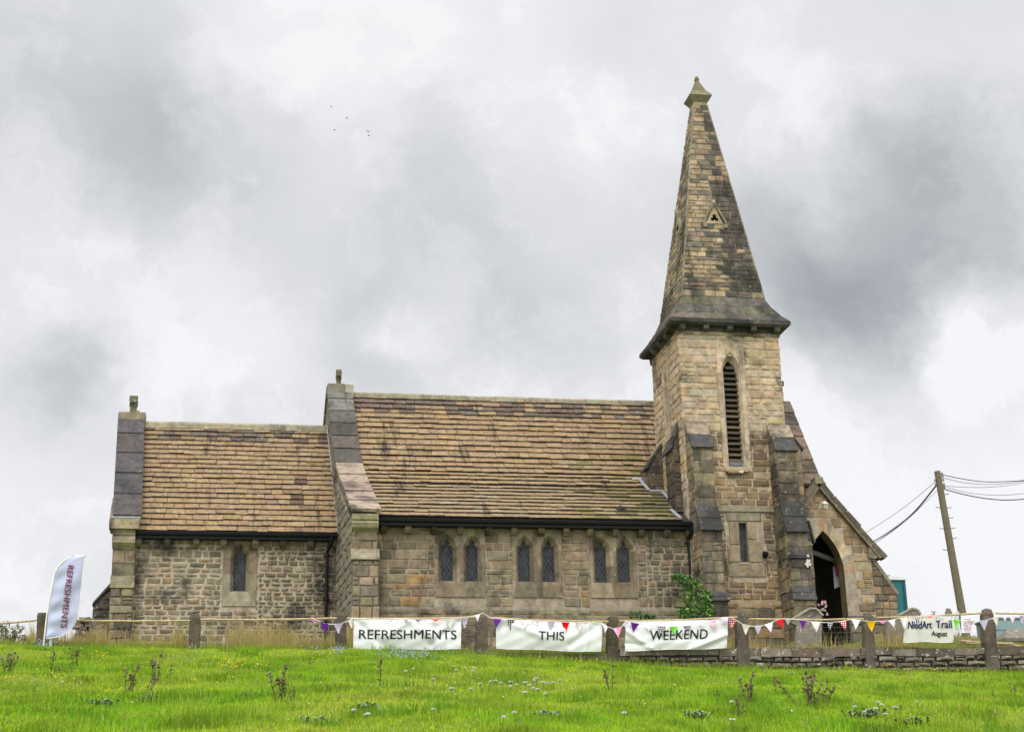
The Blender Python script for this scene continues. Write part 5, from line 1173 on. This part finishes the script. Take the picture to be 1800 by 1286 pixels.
tag(fg.build('flower_posy', M['plain']), 'small pink and white posy behind the leaning gravestone', 'flowers')

# ------------------------------------------------------------------ birds
def bird(px, py, Y, label, span=.5, dip=.12, head=1):
    span *= .5; dip *= .6
    c = at(px, py, Y); b = empty('bird', c, label, 'bird', 'birds flying high left of the spire'); b.scale = (.6, .6, .6)
    mb = MB(); L_ = .14; mb.tube([c+V3(-L_*head*.6, 0, -.01), c+V3(-L_*head*.25, 0, 0), c+V3(L_*head*.15, 0, .01), c+V3(L_*head*.45, 0, .02), c+V3(L_*head*.62, 0, .015)], [.015, .055, .06, .04, .01], (.035, .035, .04), 8); mb.build('body', M['leaf'], b)
    for s in (-1, 1):
        mb = MB(); P = [c+V3(.06*head, 0, .03), c+V3(-.08*head, 0, .02), c+V3(-.12*head, s*span*.3, .06+dip*.4), c+V3(-.16*head, s*span*.62, dip*.2), c+V3(-.02*head, s*span*.35, .09+dip*.5)]
        P = [V3(p.x+s*.35*(abs(p.y-c.y)), p.y, p.z) for p in P]
        mb.prism(P, (0, 0, .012), (.03, .03, .034)); mb.build('wing', M['leaf'], b)
bird(583, 188, 130, 'uppermost bird of the small flock, highest in the sky', .75, -.05)
bird(609, 208, 130, 'bird second from the top, in the middle of the flock', .9, .05, -1)
bird(588.5, 229, 130, 'lowest bird on the left side of the flock', .6, .2)
bird(647.5, 232, 130, 'upper bird of the close pair on the right', 1.0, .1)
bird(648, 238.5, 130, 'lower bird of the close pair on the right', .8, .0, -1)

# ------------------------------------------------------------------ plants
def leafy_bush(name, label, cat, base, blobs, nleaf, size, pal, stem_col=(.12, .09, .05), stems=5, long_leaf=2.2):
    root = empty(name, base, label, cat); mb = MB()
    for _ in range(nleaf):
        c, r = R.choice(blobs); d = V3(R.gauss(0, 1), R.gauss(0, 1), R.gauss(0, 1)).normalized()*(R.random()**.45)
        p = c+V3(d.x*r[0], d.y*r[1], d.z*r[2]); s = size*R.uniform(.6, 1.3)
        a = V3(R.gauss(0, 1), R.gauss(0, 1), R.gauss(-.4, .5)).normalized(); b = a.cross(V3(R.gauss(0, 1), R.gauss(0, 1), R.gauss(0, 1))).normalized()*.32
        mb.face([p, p+(a*.45+b)*s*long_leaf*.5, p+a*s*long_leaf*.6, p+(a*.45-b)*s*long_leaf*.5], vary(R.choice(pal), .25, .08))
    mb.build('foliage', M['leaf'], root); st = MB()
    for _ in range(stems):
        c, r = R.choice(blobs); q = base+V3(R.uniform(-.1, .1), 0, -.1); e = c+V3(R.uniform(-.5, .5)*r[0], R.uniform(-.5, .5)*r[1], r[2]*.6); st.tube([q, q.lerp(e, .5)+V3(R.uniform(-.05, .05), 0, .05), e], [.022, .015, .005], stem_col, 6)
    st.build('stems', M['wood'], root); return root
g = at(1216, 1090, 42.3); BL = [(at(x, y, 42.3), (rx/65, .3, rz/65)) for x, y, rx, rz in ((1200, 1019, 22, 9), (1218, 1028, 20, 18), (1238, 1045, 15, 14), (1210, 1050, 18, 20), (1226, 1068, 26, 20), (1204, 1076, 14, 12), (1243, 1074, 14, 16), (1190, 1012, 12, 5))]
leafy_bush('elder_sapling', 'bright green elder sapling growing against the wall at the tower buttress', 'shrub', V3(g.x, 42.3, gz(g.x, 42.3)), BL, 1500, .08, [(.085, .185, .035), (.11, .235, .04), (.045, .115, .025), (.15, .28, .055), (.065, .15, .03)])
g = at(1125, 1085, 43.2); leafy_bush('young_elder', 'small faint green seedling against the nave wall below the third window pair', 'shrub', V3(g.x, 43.2, gz(g.x, 43.2)), [(at(1120, 1078, 43.2), (.3, .12, .12)), (at(1140, 1083, 43.2), (.3, .1, .1))], 130, .09, [(.06, .12, .03), (.09, .16, .04)], stems=3)
g = at(18, 1135, 42); BL = [(at(x, y, 42), (rx/68, .4, rz/68)) for x, y, rx, rz in ((12, 1118, 20, 12), (30, 1108, 16, 14), (8, 1100, 10, 12), (45, 1122, 14, 8), (-10, 1110, 20, 16))]
leafy_bush('hawthorn_scrub', 'sparse grey green scrub with pale flowers at the far left edge', 'shrub', V3(g.x, 42, gz(g.x, 42)), BL, 420, .075, [(.20, .22, .11), (.26, .27, .15), (.15, .17, .08), (.6, .58, .54), (.22, .19, .11)], stems=22)

# dead thistles standing in the pasture: four plants, copied
def thistle_proto(kind):
    root = empty('thistle', (0, 0, 0), 'x', 'thistle', 'dead brown thistles standing in the pasture'); st = MB(); hd = MB(); lf_ = MB()
    n = (1, 3, 5, 8)[kind]; c0 = (.16, .12, .08)
    for k in range(n):
        h = R.uniform(.55, 1.0) if k else 1.0; lean = R.gauss(0, .22) if n > 1 else R.gauss(0, .05); ln2 = R.gauss(0, .18); bx = R.uniform(-.16, .16)*(n > 1)
        pts = [V3(bx+lean*t*h+R.gauss(0, .012), ln2*t*h, h*t) for t in (0, .25, .5, .75, 1)]
        st.tube(pts, [.022, .020, .017, .014, .011], vary(c0, .25), 6)
        for j in range(R.randint(2, 4)):
            i = R.randint(1, 3); p = pts[i].lerp(pts[i+1], R.random()); e = p+V3(R.uniform(-.11, .11), R.uniform(-.1, .1), R.uniform(.03, .14)); st.tube([p, p.lerp(e, .5)+V3(0, 0, .02), e], [.009, .008, .006], vary(c0, .25), 5); st.tube([e-V3(0, 0, .012), e+V3(0, 0, .012), e+V3(0, 0, .035), e+V3(0, 0, .05)], [.012, .042, .040, .016], vary((.17, .125, .085), .35), 6)
        for j in range(11):
            p = pts[0].lerp(pts[-1], R.uniform(.08, .9)); d = V3(R.gauss(0, 1), R.gauss(0, 1), R.uniform(-.5, .5)).normalized()*R.uniform(.08, .2); w = V3(-d.y, d.x, .02)*.3
            lf_.face([p, p+d*.5+w, p+d, p+d*.5-w], vary(R.choice([(.13, .10, .06), (.09, .07, .045), (.17, .14, .09)]), .3))
        e = pts[-1]; hd = MB(); hd.tube([e-V3(0, 0, .03), e, e+V3(0, 0, .05), e+V3(0, 0, .085)], [.018, .055, .05, .02], vary(R.choice([(.17, .12, .08), (.24, .19, .15), (.14, .10, .07)]), .3), 8); hd.build('seed_head', M['wood'], root)
    st.build('stems', M['wood'], root); lf_.build('withered_leaves', M['leaf'], root)
    return root
protos = [thistle_proto(k) for k in (0, 1, 2, 3)]
TH = [(12, 1184, 36, 3, 'bushy dead thistle with pale heads at the left edge'), (89, 1190, 42, 0, 'straight single dead thistle just below the feather flag'), (131, 1176, 38, 1, 'spindly dead thistle right of the feather flag pole'), (45, 1201, 10, 0, 'tiny dead thistle tuft low on the left'), (104, 1186, 18, 1, 'short dead thistle close to the flag, beside the straight one'),
      (122, 1186, 20, 0, 'short dark dead thistle second right of the flag'), (225, 1218, 46, 2, 'large dead thistle clump in the left part of the pasture'), (255, 1218, 38, 1, 'dead thistle leaning right beside the large left clump'), (276, 1199, 46, 1, 'tall dead thistle up the slope from the large left clump'), (296, 1203, 34, 0, 'dead thistle standing right of the tall left one'),
      (284, 1168, 22, 0, 'thin distant dead thistle near the squat brown post'), (190, 1184, 12, 1, 'low dead thistle rosette between the flag and the squat post'), (492, 1232, 56, 2, 'dead thistle with tall dark stems below the chancel downpipe'), (512, 1232, 30, 1, 'dead thistle at the right foot of the tall dark one'), (462, 1228, 20, 1, 'small dead thistle at the left of the tall dark one'), (546, 1182, 26, 0, 'single dead thistle left of the REFRESHMENTS banner'),
      (668, 1212, 50, 0, 'single stout dead thistle below the letter R of REFRESHMENTS'), (1076, 1213, 42, 1, 'branched dead thistle below the post between THIS and WEEKEND'), (1104, 1212, 26, 0, 'short dead thistle just right of the branched one'), (1124, 1250, 22, 0, 'small dead thistle low in the middle of the grass'), (1316, 1240, 52, 2, 'dead thistle clump below the broad post right of WEEKEND'), (1306, 1262, 40, 1, 'pale dead thistle lowest of the right hand group'), (1366, 1224, 34, 0, 'feathery dead thistle between the two right hand clumps'),
      (1262, 1240, 26, 0, 'dead thistle below the last letters of WEEKEND'), (1428, 1244, 58, 3, 'biggest dead thistle, a pale broken clump below the porch'), (1446, 1234, 40, 1, 'dead thistle leaning right out of the biggest clump'), (1402, 1236, 50, 0, 'dead thistle leaning left out of the biggest clump'), (1528, 1230, 12, 1, 'low dead thistle stub below the yellow flag'), (1782, 1230, 28, 1, 'dead thistle at the right edge of the pasture'), (1748, 1238, 24, 0, 'dead thistle a little left of the one at the right edge'), (1350, 1280, 14, 0, 'dead thistle tip at the bottom edge right of centre')]
used = set()
for (px, py, h, k, lab) in TH:
    p = on_ground(px, py); o = copy_tree(protos[k]) if k in used else protos[k]; used.add(k)
    dist = (p-EYE).length; s = h/FPX*dist; o.location = p-V3(0, 0, .02); o.scale = (s*R.uniform(.8, 1.1),)*2+(s,); o.rotation_euler = (R.uniform(-.1, .1), R.uniform(-.12, .12)+(.45 if 'leaning right' in lab else -.55 if 'leaning left' in lab else 0), R.uniform(-.4, .4)+(math.pi if R.random() < .5 else 0)*('leaning' not in lab)); o['label'] = lab

# grey green living thistle rosettes and white yarrow heads
def rosette():
    mb = MB()
    for k in range(46):
        a = R.uniform(0, 6.28); r = R.uniform(.08, .26); z = R.uniform(.05, .2); d = V3(math.cos(a), math.sin(a), 0)*r; w = V3(-math.sin(a), math.cos(a), 0)*.03; b = V3(R.gauss(0, .12), R.gauss(0, .12), R.uniform(-.02, .05))
        mb.face([b, b+d*.5+w+V3(0, 0, z), b+d+V3(0, 0, z*.7), b+d*.5-w+V3(0, 0, z)], vary(R.choice([(.15, .21, .10), (.19, .24, .14), (.12, .18, .07), (.23, .27, .18)]), .2))
    return mb.build('thistle_rosette', M['leaf'])
rp = rosette(); first = True
for (px, py, s, lab) in ((648, 1252, 1.0, 'widest grey green thistle rosette below the REFRESHMENTS banner'), (440, 1232, .9, 'grey green thistle rosette left of the dark stems'), (1226, 1262, .8, 'grey green thistle rosette low below WEEKEND'), (1520, 1262, 1.1, 'grey green thistle rosette below the yellow flag'), (180, 1240, .8, 'grey green thistle rosette low in the left pasture'), (1600, 1275, 1.0, 'grey green thistle rosette at the bottom right'), (1260, 1186, .6, 'grey green thistle rosette near the wall foot under WEEKEND'), (255, 1232, .7, 'grey green thistle rosette at the foot of the large left clump'), (960, 1262, .8, 'grey green thistle rosette low in the middle'), (560, 1278, 1.0, 'grey green thistle rosette at the bottom left of centre'), (1700, 1226, .8, 'grey green thistle rosette right below the widest post')):
    o = rp if first else rp.copy()
    if not first: COL.objects.link(o)
    first = False; o.location = on_ground(px, py); o.scale = (s*.8, s*.8, s*.55); o.rotation_euler = (0, 0, R.uniform(0, 6)); tag(o, lab, 'thistle', 'green thistle rosettes in the pasture')
yr = empty('yarrow', (0, 0, 0), 'x', 'yarrow'); mb = MB()
for k in range(40): a = R.uniform(0, 6.28); r = math.sqrt(R.random())*.06; p = V3(math.cos(a)*r, math.sin(a)*r, .22+R.uniform(0, .012)-r*.2); mb.box(p, (.016, 0, 0), (0, .016, 0), (0, 0, .012), vary((.56, .55, .50), .1))
mb.build('flower_head', M['leaf'], yr); mb = MB(); mb.tube([V3(0, 0, 0), V3(.01, 0, .12), V3(0, 0, .22)], .005, (.10, .13, .05), 5); mb.tube([V3(0, 0, .16), V3(.035, 0, .215)], .003, (.10, .13, .05), 4); mb.tube([V3(0, 0, .16), V3(-.03, .02, .215)], .003, (.10, .13, .05), 4); mb.build('stalk', M['leaf'], yr)
YA = [('white yarrow head in the loose drift below the THIS banner', 'yarrow drift below THIS', [(848, 1211), (862, 1212), (872, 1211), (882, 1215), (900, 1207), (908, 1216), (925, 1214), (936, 1210), (945, 1205), (955, 1210), (961, 1212), (930, 1219), (940, 1223), (947, 1229), (974, 1208), (985, 1206), (896, 1221), (963, 1234), (923, 1235)]),
      ('white yarrow head in the scatter right below the REFRESHMENTS banner', 'yarrow scatter below REFRESHMENTS', [(727, 1186), (714, 1193), (797, 1180), (802, 1189), (818, 1186), (833, 1184), (832, 1190), (762, 1207), (790, 1228), (797, 1223), (827, 1221)]),
      ('white yarrow head close to the bottom edge left of centre', 'yarrow at the bottom left of centre', [(620, 1273), (648, 1277), (765, 1266), (906, 1279), (885, 1287)]),
      ('white yarrow head alone on the grass below WEEKEND', 'yarrow below WEEKEND', [(1100, 1274), (1286, 1282), (1290, 1252)]),
      ('white yarrow head in the cluster below the yellow flag', 'yarrow below the yellow flag', [(1547, 1252), (1552, 1257), (1574, 1258), (1580, 1258), (1614, 1246), (1540, 1262), (1560, 1270), (1505, 1258), (1520, 1274)])]
first = True
for lab, grp, pts in YA:
    for (px, py) in pts:
        o = yr if first else copy_tree(yr); first = False; p = on_ground(px, py+9); s = R.uniform(.35, .7); o.location = p; o.scale = (s, s, R.uniform(.75, 1.0)); o.rotation_euler = (R.uniform(-.1, .1), R.uniform(-.1, .1), R.uniform(0, 6)); tag(o, lab, 'yarrow', grp)

# ------------------------------------------------------------------ grass (nobody could count it)
def np_mesh(name, V, F3, C, mat, kind='stuff'):
    me = bpy.data.meshes.new(name); nv, nf = len(V), len(F3); me.vertices.add(nv); me.vertices.foreach_set('co', V.astype(np.float32).ravel())
    me.loops.add(nf*3); me.loops.foreach_set('vertex_index', F3.astype(np.int32).ravel()); me.polygons.add(nf); me.polygons.foreach_set('loop_start', (np.arange(nf)*3).astype(np.int32)); me.polygons.foreach_set('loop_total', np.full(nf, 3, np.int32))
    ca = me.color_attributes.new('col', 'FLOAT_COLOR', 'POINT'); ca.data.foreach_set('color', np.c_[C, np.ones(nv)].astype(np.float32).ravel())
    me.materials.append(mat); me.update(calc_edges=True); o = bpy.data.objects.new(name, me); COL.objects.link(o); o['kind'] = kind; return o
def grass_mat(name, tr=.35):
    m, nt, N, L, B = new_mat(name); a = N.new('ShaderNodeAttribute'); a.attribute_name = 'col'; L.new(a.outputs['Color'], B.inputs['Base Color']); B.inputs['Roughness'].default_value = .7; B.inputs['Specular IOR Level'].default_value = .15
    t = N.new('ShaderNodeBsdfTranslucent'); L.new(a.outputs['Color'], t.inputs[0]); mx = N.new('ShaderNodeMixShader'); mx.inputs[0].default_value = tr
    out = N['Material Output']; L.new(B.outputs[0], mx.inputs[1]); L.new(t.outputs[0], mx.inputs[2]); L.new(mx.outputs[0], out.inputs[0]); return m
M['grass'] = grass_mat('grass_blades')
rng = np.random.default_rng(5)
def lownoise(x, y, seed, sc):
    r = np.random.default_rng(seed); s = 0
    for k in range(10): a = r.uniform(0, 6.28); f = sc*r.uniform(.5, 2.2); s = s+np.sin((x*np.cos(a)+y*np.sin(a))*f+r.uniform(0, 6.28))/(.6+f/sc*.5)
    return s/3.2
def blades(name, X, Y, Hh, Wd, lean, C, z0=None):
    n = len(X); Z = ground_z(X, Y)-.01 if z0 is None else z0; a = rng.uniform(0, 2*np.pi, n); l = rng.normal(0, lean, n)*Hh; b = rng.uniform(0, 2*np.pi, n)
    dx, dy = np.cos(a)*Wd/2, np.sin(a)*Wd/2; lx, ly = np.cos(b)*l, np.sin(b)*l
    V = np.empty((n, 5, 3)); V[:, 0] = np.c_[X-dx, Y-dy, Z]; V[:, 1] = np.c_[X+dx, Y+dy, Z]; V[:, 2] = np.c_[X-dx*.7+lx*.35, Y-dy*.7+ly*.35, Z+Hh*.55]; V[:, 3] = np.c_[X+dx*.7+lx*.35, Y+dy*.7+ly*.35, Z+Hh*.55]; V[:, 4] = np.c_[X+lx, Y+ly, Z+Hh*(1-.3*np.abs(l/Hh))]
    i = np.arange(n)[:, None]*5; F = np.concatenate([i+np.array([[0, 1, 3]]), i+np.array([[0, 3, 2]]), i+np.array([[2, 3, 4]])], 1).reshape(-1, 3)
    return np_mesh(name, V.reshape(-1, 3), F, np.repeat(C, 5, axis=0), M['grass'])
def cmix(a, b, t): return np.array(a)[None]*(1-t[:, None])+np.array(b)[None]*t[:, None]
n = 400000; u = rng.uniform(0, 1, n); Yg = 16.2+(38.93-16.2)*u**1.05; Xg = -.145*Yg-1+rng.uniform(0, 1, n)*(.68*Yg+2.2)
t1 = lownoise(Xg, Yg, 1, .9); t2 = lownoise(Xg, Yg, 2, 2.6); t3 = lownoise(Xg, Yg*1.6, 3, 5)
tuft = np.clip(.5+.38*t2+.3*t3, 0, 1); lush = np.clip(.5+.45*t1+.25*t2, 0, 1)
Hg = (.034+.07*tuft**2+.024*lush)*rng.uniform(.6, 1.35, n); Wg = rng.uniform(.007, .013, n)*(1+.012*(Yg-17))
Cg = cmix((.43, .55, .030), (.23, .45, .016), lush); Cg = cmix((0, 0, 0), (1, 1, 1), np.ones(n))*Cg
dk_ = np.clip(t3*.7+t2*.5-.25, 0, 1)[:, None]; Cg = Cg*(1-.5*dk_)
dry = rng.uniform(0, 1, n) < (.07+.16*np.clip(-t1, 0, 1)); Cg[dry] = np.array((.44, .38, .14))*rng.uniform(.7, 1.2, (dry.sum(), 1)); Cg *= rng.uniform(.6, 1.4, (n, 1))
blades('pasture_grass', Xg, Yg, Hg, Wg, .45, Cg)
# taller tussocks scattered in the pasture
nt_ = 420
cY = 17+21.5*rng.uniform(0, 1, nt_); cX = -.14*cY-1+rng.uniform(0, 1, nt_)*(.67*cY+2); per = 130
Xt = np.repeat(cX, per)+rng.normal(0, .17, nt_*per); Yt = np.minimum(np.repeat(cY, per)+rng.normal(0, .14, nt_*per), 38.9); ck = np.repeat(rng.uniform(0, 1, nt_), per)
Ct = cmix((.13, .29, .015), (.28, .40, .03), ck)*rng.uniform(.7, 1.25, (nt_*per, 1))
blades('grass_tussocks', Xt, Yt, rng.uniform(.5, 1.2, nt_*per)*np.repeat(rng.uniform(.07, .24, nt_), per), rng.uniform(.007, .013, nt_*per)*1.1, .5, Ct)
# rank grass on the churchyard side and along the foot of the wall
n = 60000; Xc = rng.uniform(-7, 24, n); Yc = 39.12+rng.uniform(0, 1, n)**1.4*4.2; hn = np.clip(.5+.5*lownoise(Xc, Yc, 7, 1.2), 0, 1)
keep = ~((Xc > 2.4) & (Yc < 39.42)); Xc, Yc, hn = Xc[keep], Yc[keep], hn[keep]; n = len(Xc)
short = np.interp(Xc, [-7, 3, 6, 12.5, 14, 16, 24], [1, .9, .75, .6, .8, .62, .55])
Cc = cmix((.22, .30, .04), (.38, .30, .12), np.clip(hn*.9+rng.normal(0, .25, n), 0, 1))*rng.uniform(.7, 1.25, (n, 1))
blades('churchyard_grass', Xc, Yc, (.08+.22*hn)*short*rng.uniform(.5, 1.4, n), rng.uniform(.008, .016, n), .35, Cc)
n = 15000; Xd = np.r_[rng.uniform(-4.8, 3.4, n), rng.uniform(12.6, 18, n//4)]; Yd = 39.15+rng.uniform(0, 1, len(Xd))*3.2; cl = .5*lownoise(Xd, Yd*.4, 31, 5)+.5*lownoise(Xd, Yd*.5, 32, 1.7)+rng.normal(0, .22, len(Xd)); kp = cl > .12+.35*np.clip((Xd-.5)/3, 0, 1)*(Xd < 6); Xd, Yd = Xd[kp], Yd[kp]; n = len(Xd); hd_ = np.clip(.55+.5*lownoise(Xd, Yd, 9, 1.6), .1, 1)
Cd = cmix((.62, .44, .18), (.38, .26, .13), rng.uniform(0, 1, n))*rng.uniform(.7, 1.2, (n, 1)); gg = rng.uniform(0, 1, n) < .3; Cd[gg] = np.array((.30, .36, .06))
blades('dry_seed_grass', Xd, Yd, (.30+.60*hd_)*rng.uniform(.35, 1.25, n)*np.where(Xd > 8, .75, 1), rng.uniform(.010, .020, n), .20, Cd)
n = 7000; Xe = rng.uniform(-6, 24, n); Ye = 38.98-np.abs(rng.normal(0, .14, n)); Ce = cmix((.20, .36, .02), (.33, .34, .07), rng.uniform(0, 1, n))*rng.uniform(.7, 1.2, (n, 1))
blades('wall_foot_grass', Xe, np.where(Xe > 2.5, Ye, Ye+.05), rng.uniform(.08, .26, n), rng.uniform(.008, .014, n), .3, Ce)
n = 5000; Xm = rng.uniform(9.5, 24, n); Ym = rng.uniform(39.03, 39.4, n); mo = lownoise(Xm, Ym, 12, 1.5) > .15; Xm, Ym = Xm[mo], Ym[mo]; n = len(Xm)
blades('wall_top_moss', Xm, Ym, rng.uniform(.03, .12, n), rng.uniform(.012, .02, n), .4, cmix((.20, .16, .02), (.12, .14, .02), rng.uniform(0, 1, n)), np.interp(Xm, wx, wz)-.02)
# drifts of small flowers
def flowers(name, spots, col, size):
    mb = MB(); st = MB()
    for (px, py, rx, ry, k) in spots:
        for _ in range(k):
            p = on_ground(px+R.gauss(0, rx), py+R.gauss(0, ry)); h = R.uniform(.05, .2); c = p+V3(0, 0, h); s = size*R.uniform(.6, 1.3)
            for _k in range(2): a = R.uniform(0, 3.14); mb.face([c+V3(math.cos(a)*s, math.sin(a)*s, R.uniform(-.3, .3)*s), c+V3(0, 0, s*.9), c-V3(math.cos(a)*s, math.sin(a)*s, 0), c-V3(0, 0, s*.6)], vary(col, .15, .05))
            mb.face([p-V3(.003, 0, 0), p+V3(.003, 0, 0), c], (.10, .15, .03))
    tag(mb.build(name, M['leaf']), kind='stuff')
flowers('yellow_flowers', [(412, 1174, 20, 5, 85), (455, 1178, 18, 6, 22), (178, 1163, 12, 4, 22), (1340, 1178, 40, 4, 40), (1560, 1182, 60, 4, 70), (1640, 1184, 30, 5, 30), (1000, 1166, 40, 6, 40), (1010, 1182, 18, 3, 16), (570, 1165, 16, 5, 14), (100, 1200, 60, 12, 16), (340, 1205, 80, 12, 22), (120, 1232, 60, 14, 10), (190, 1232, 30, 6, 4)], (.72, .52, .01), .017)
flowers('blue_flowers', [(85, 1138, 14, 3, 70), (594, 1152, 8, 3, 55), (720, 1158, 38, 5, 150), (700, 1160, 20, 5, 60), (840, 1155, 14, 3, 14), (345, 1145, 8, 3, 14), (545, 1151, 14, 3, 16), (1450, 1186, 60, 4, 26)], (.40, .42, .62), .016)
flowers('white_daisies', [(300, 1190, 150, 25, 26), (700, 1215, 150, 30, 24), (1400, 1225, 200, 30, 40), (60, 1210, 60, 20, 10), (750, 1150, 40, 3, 20)], (.66, .66, .60), .012)
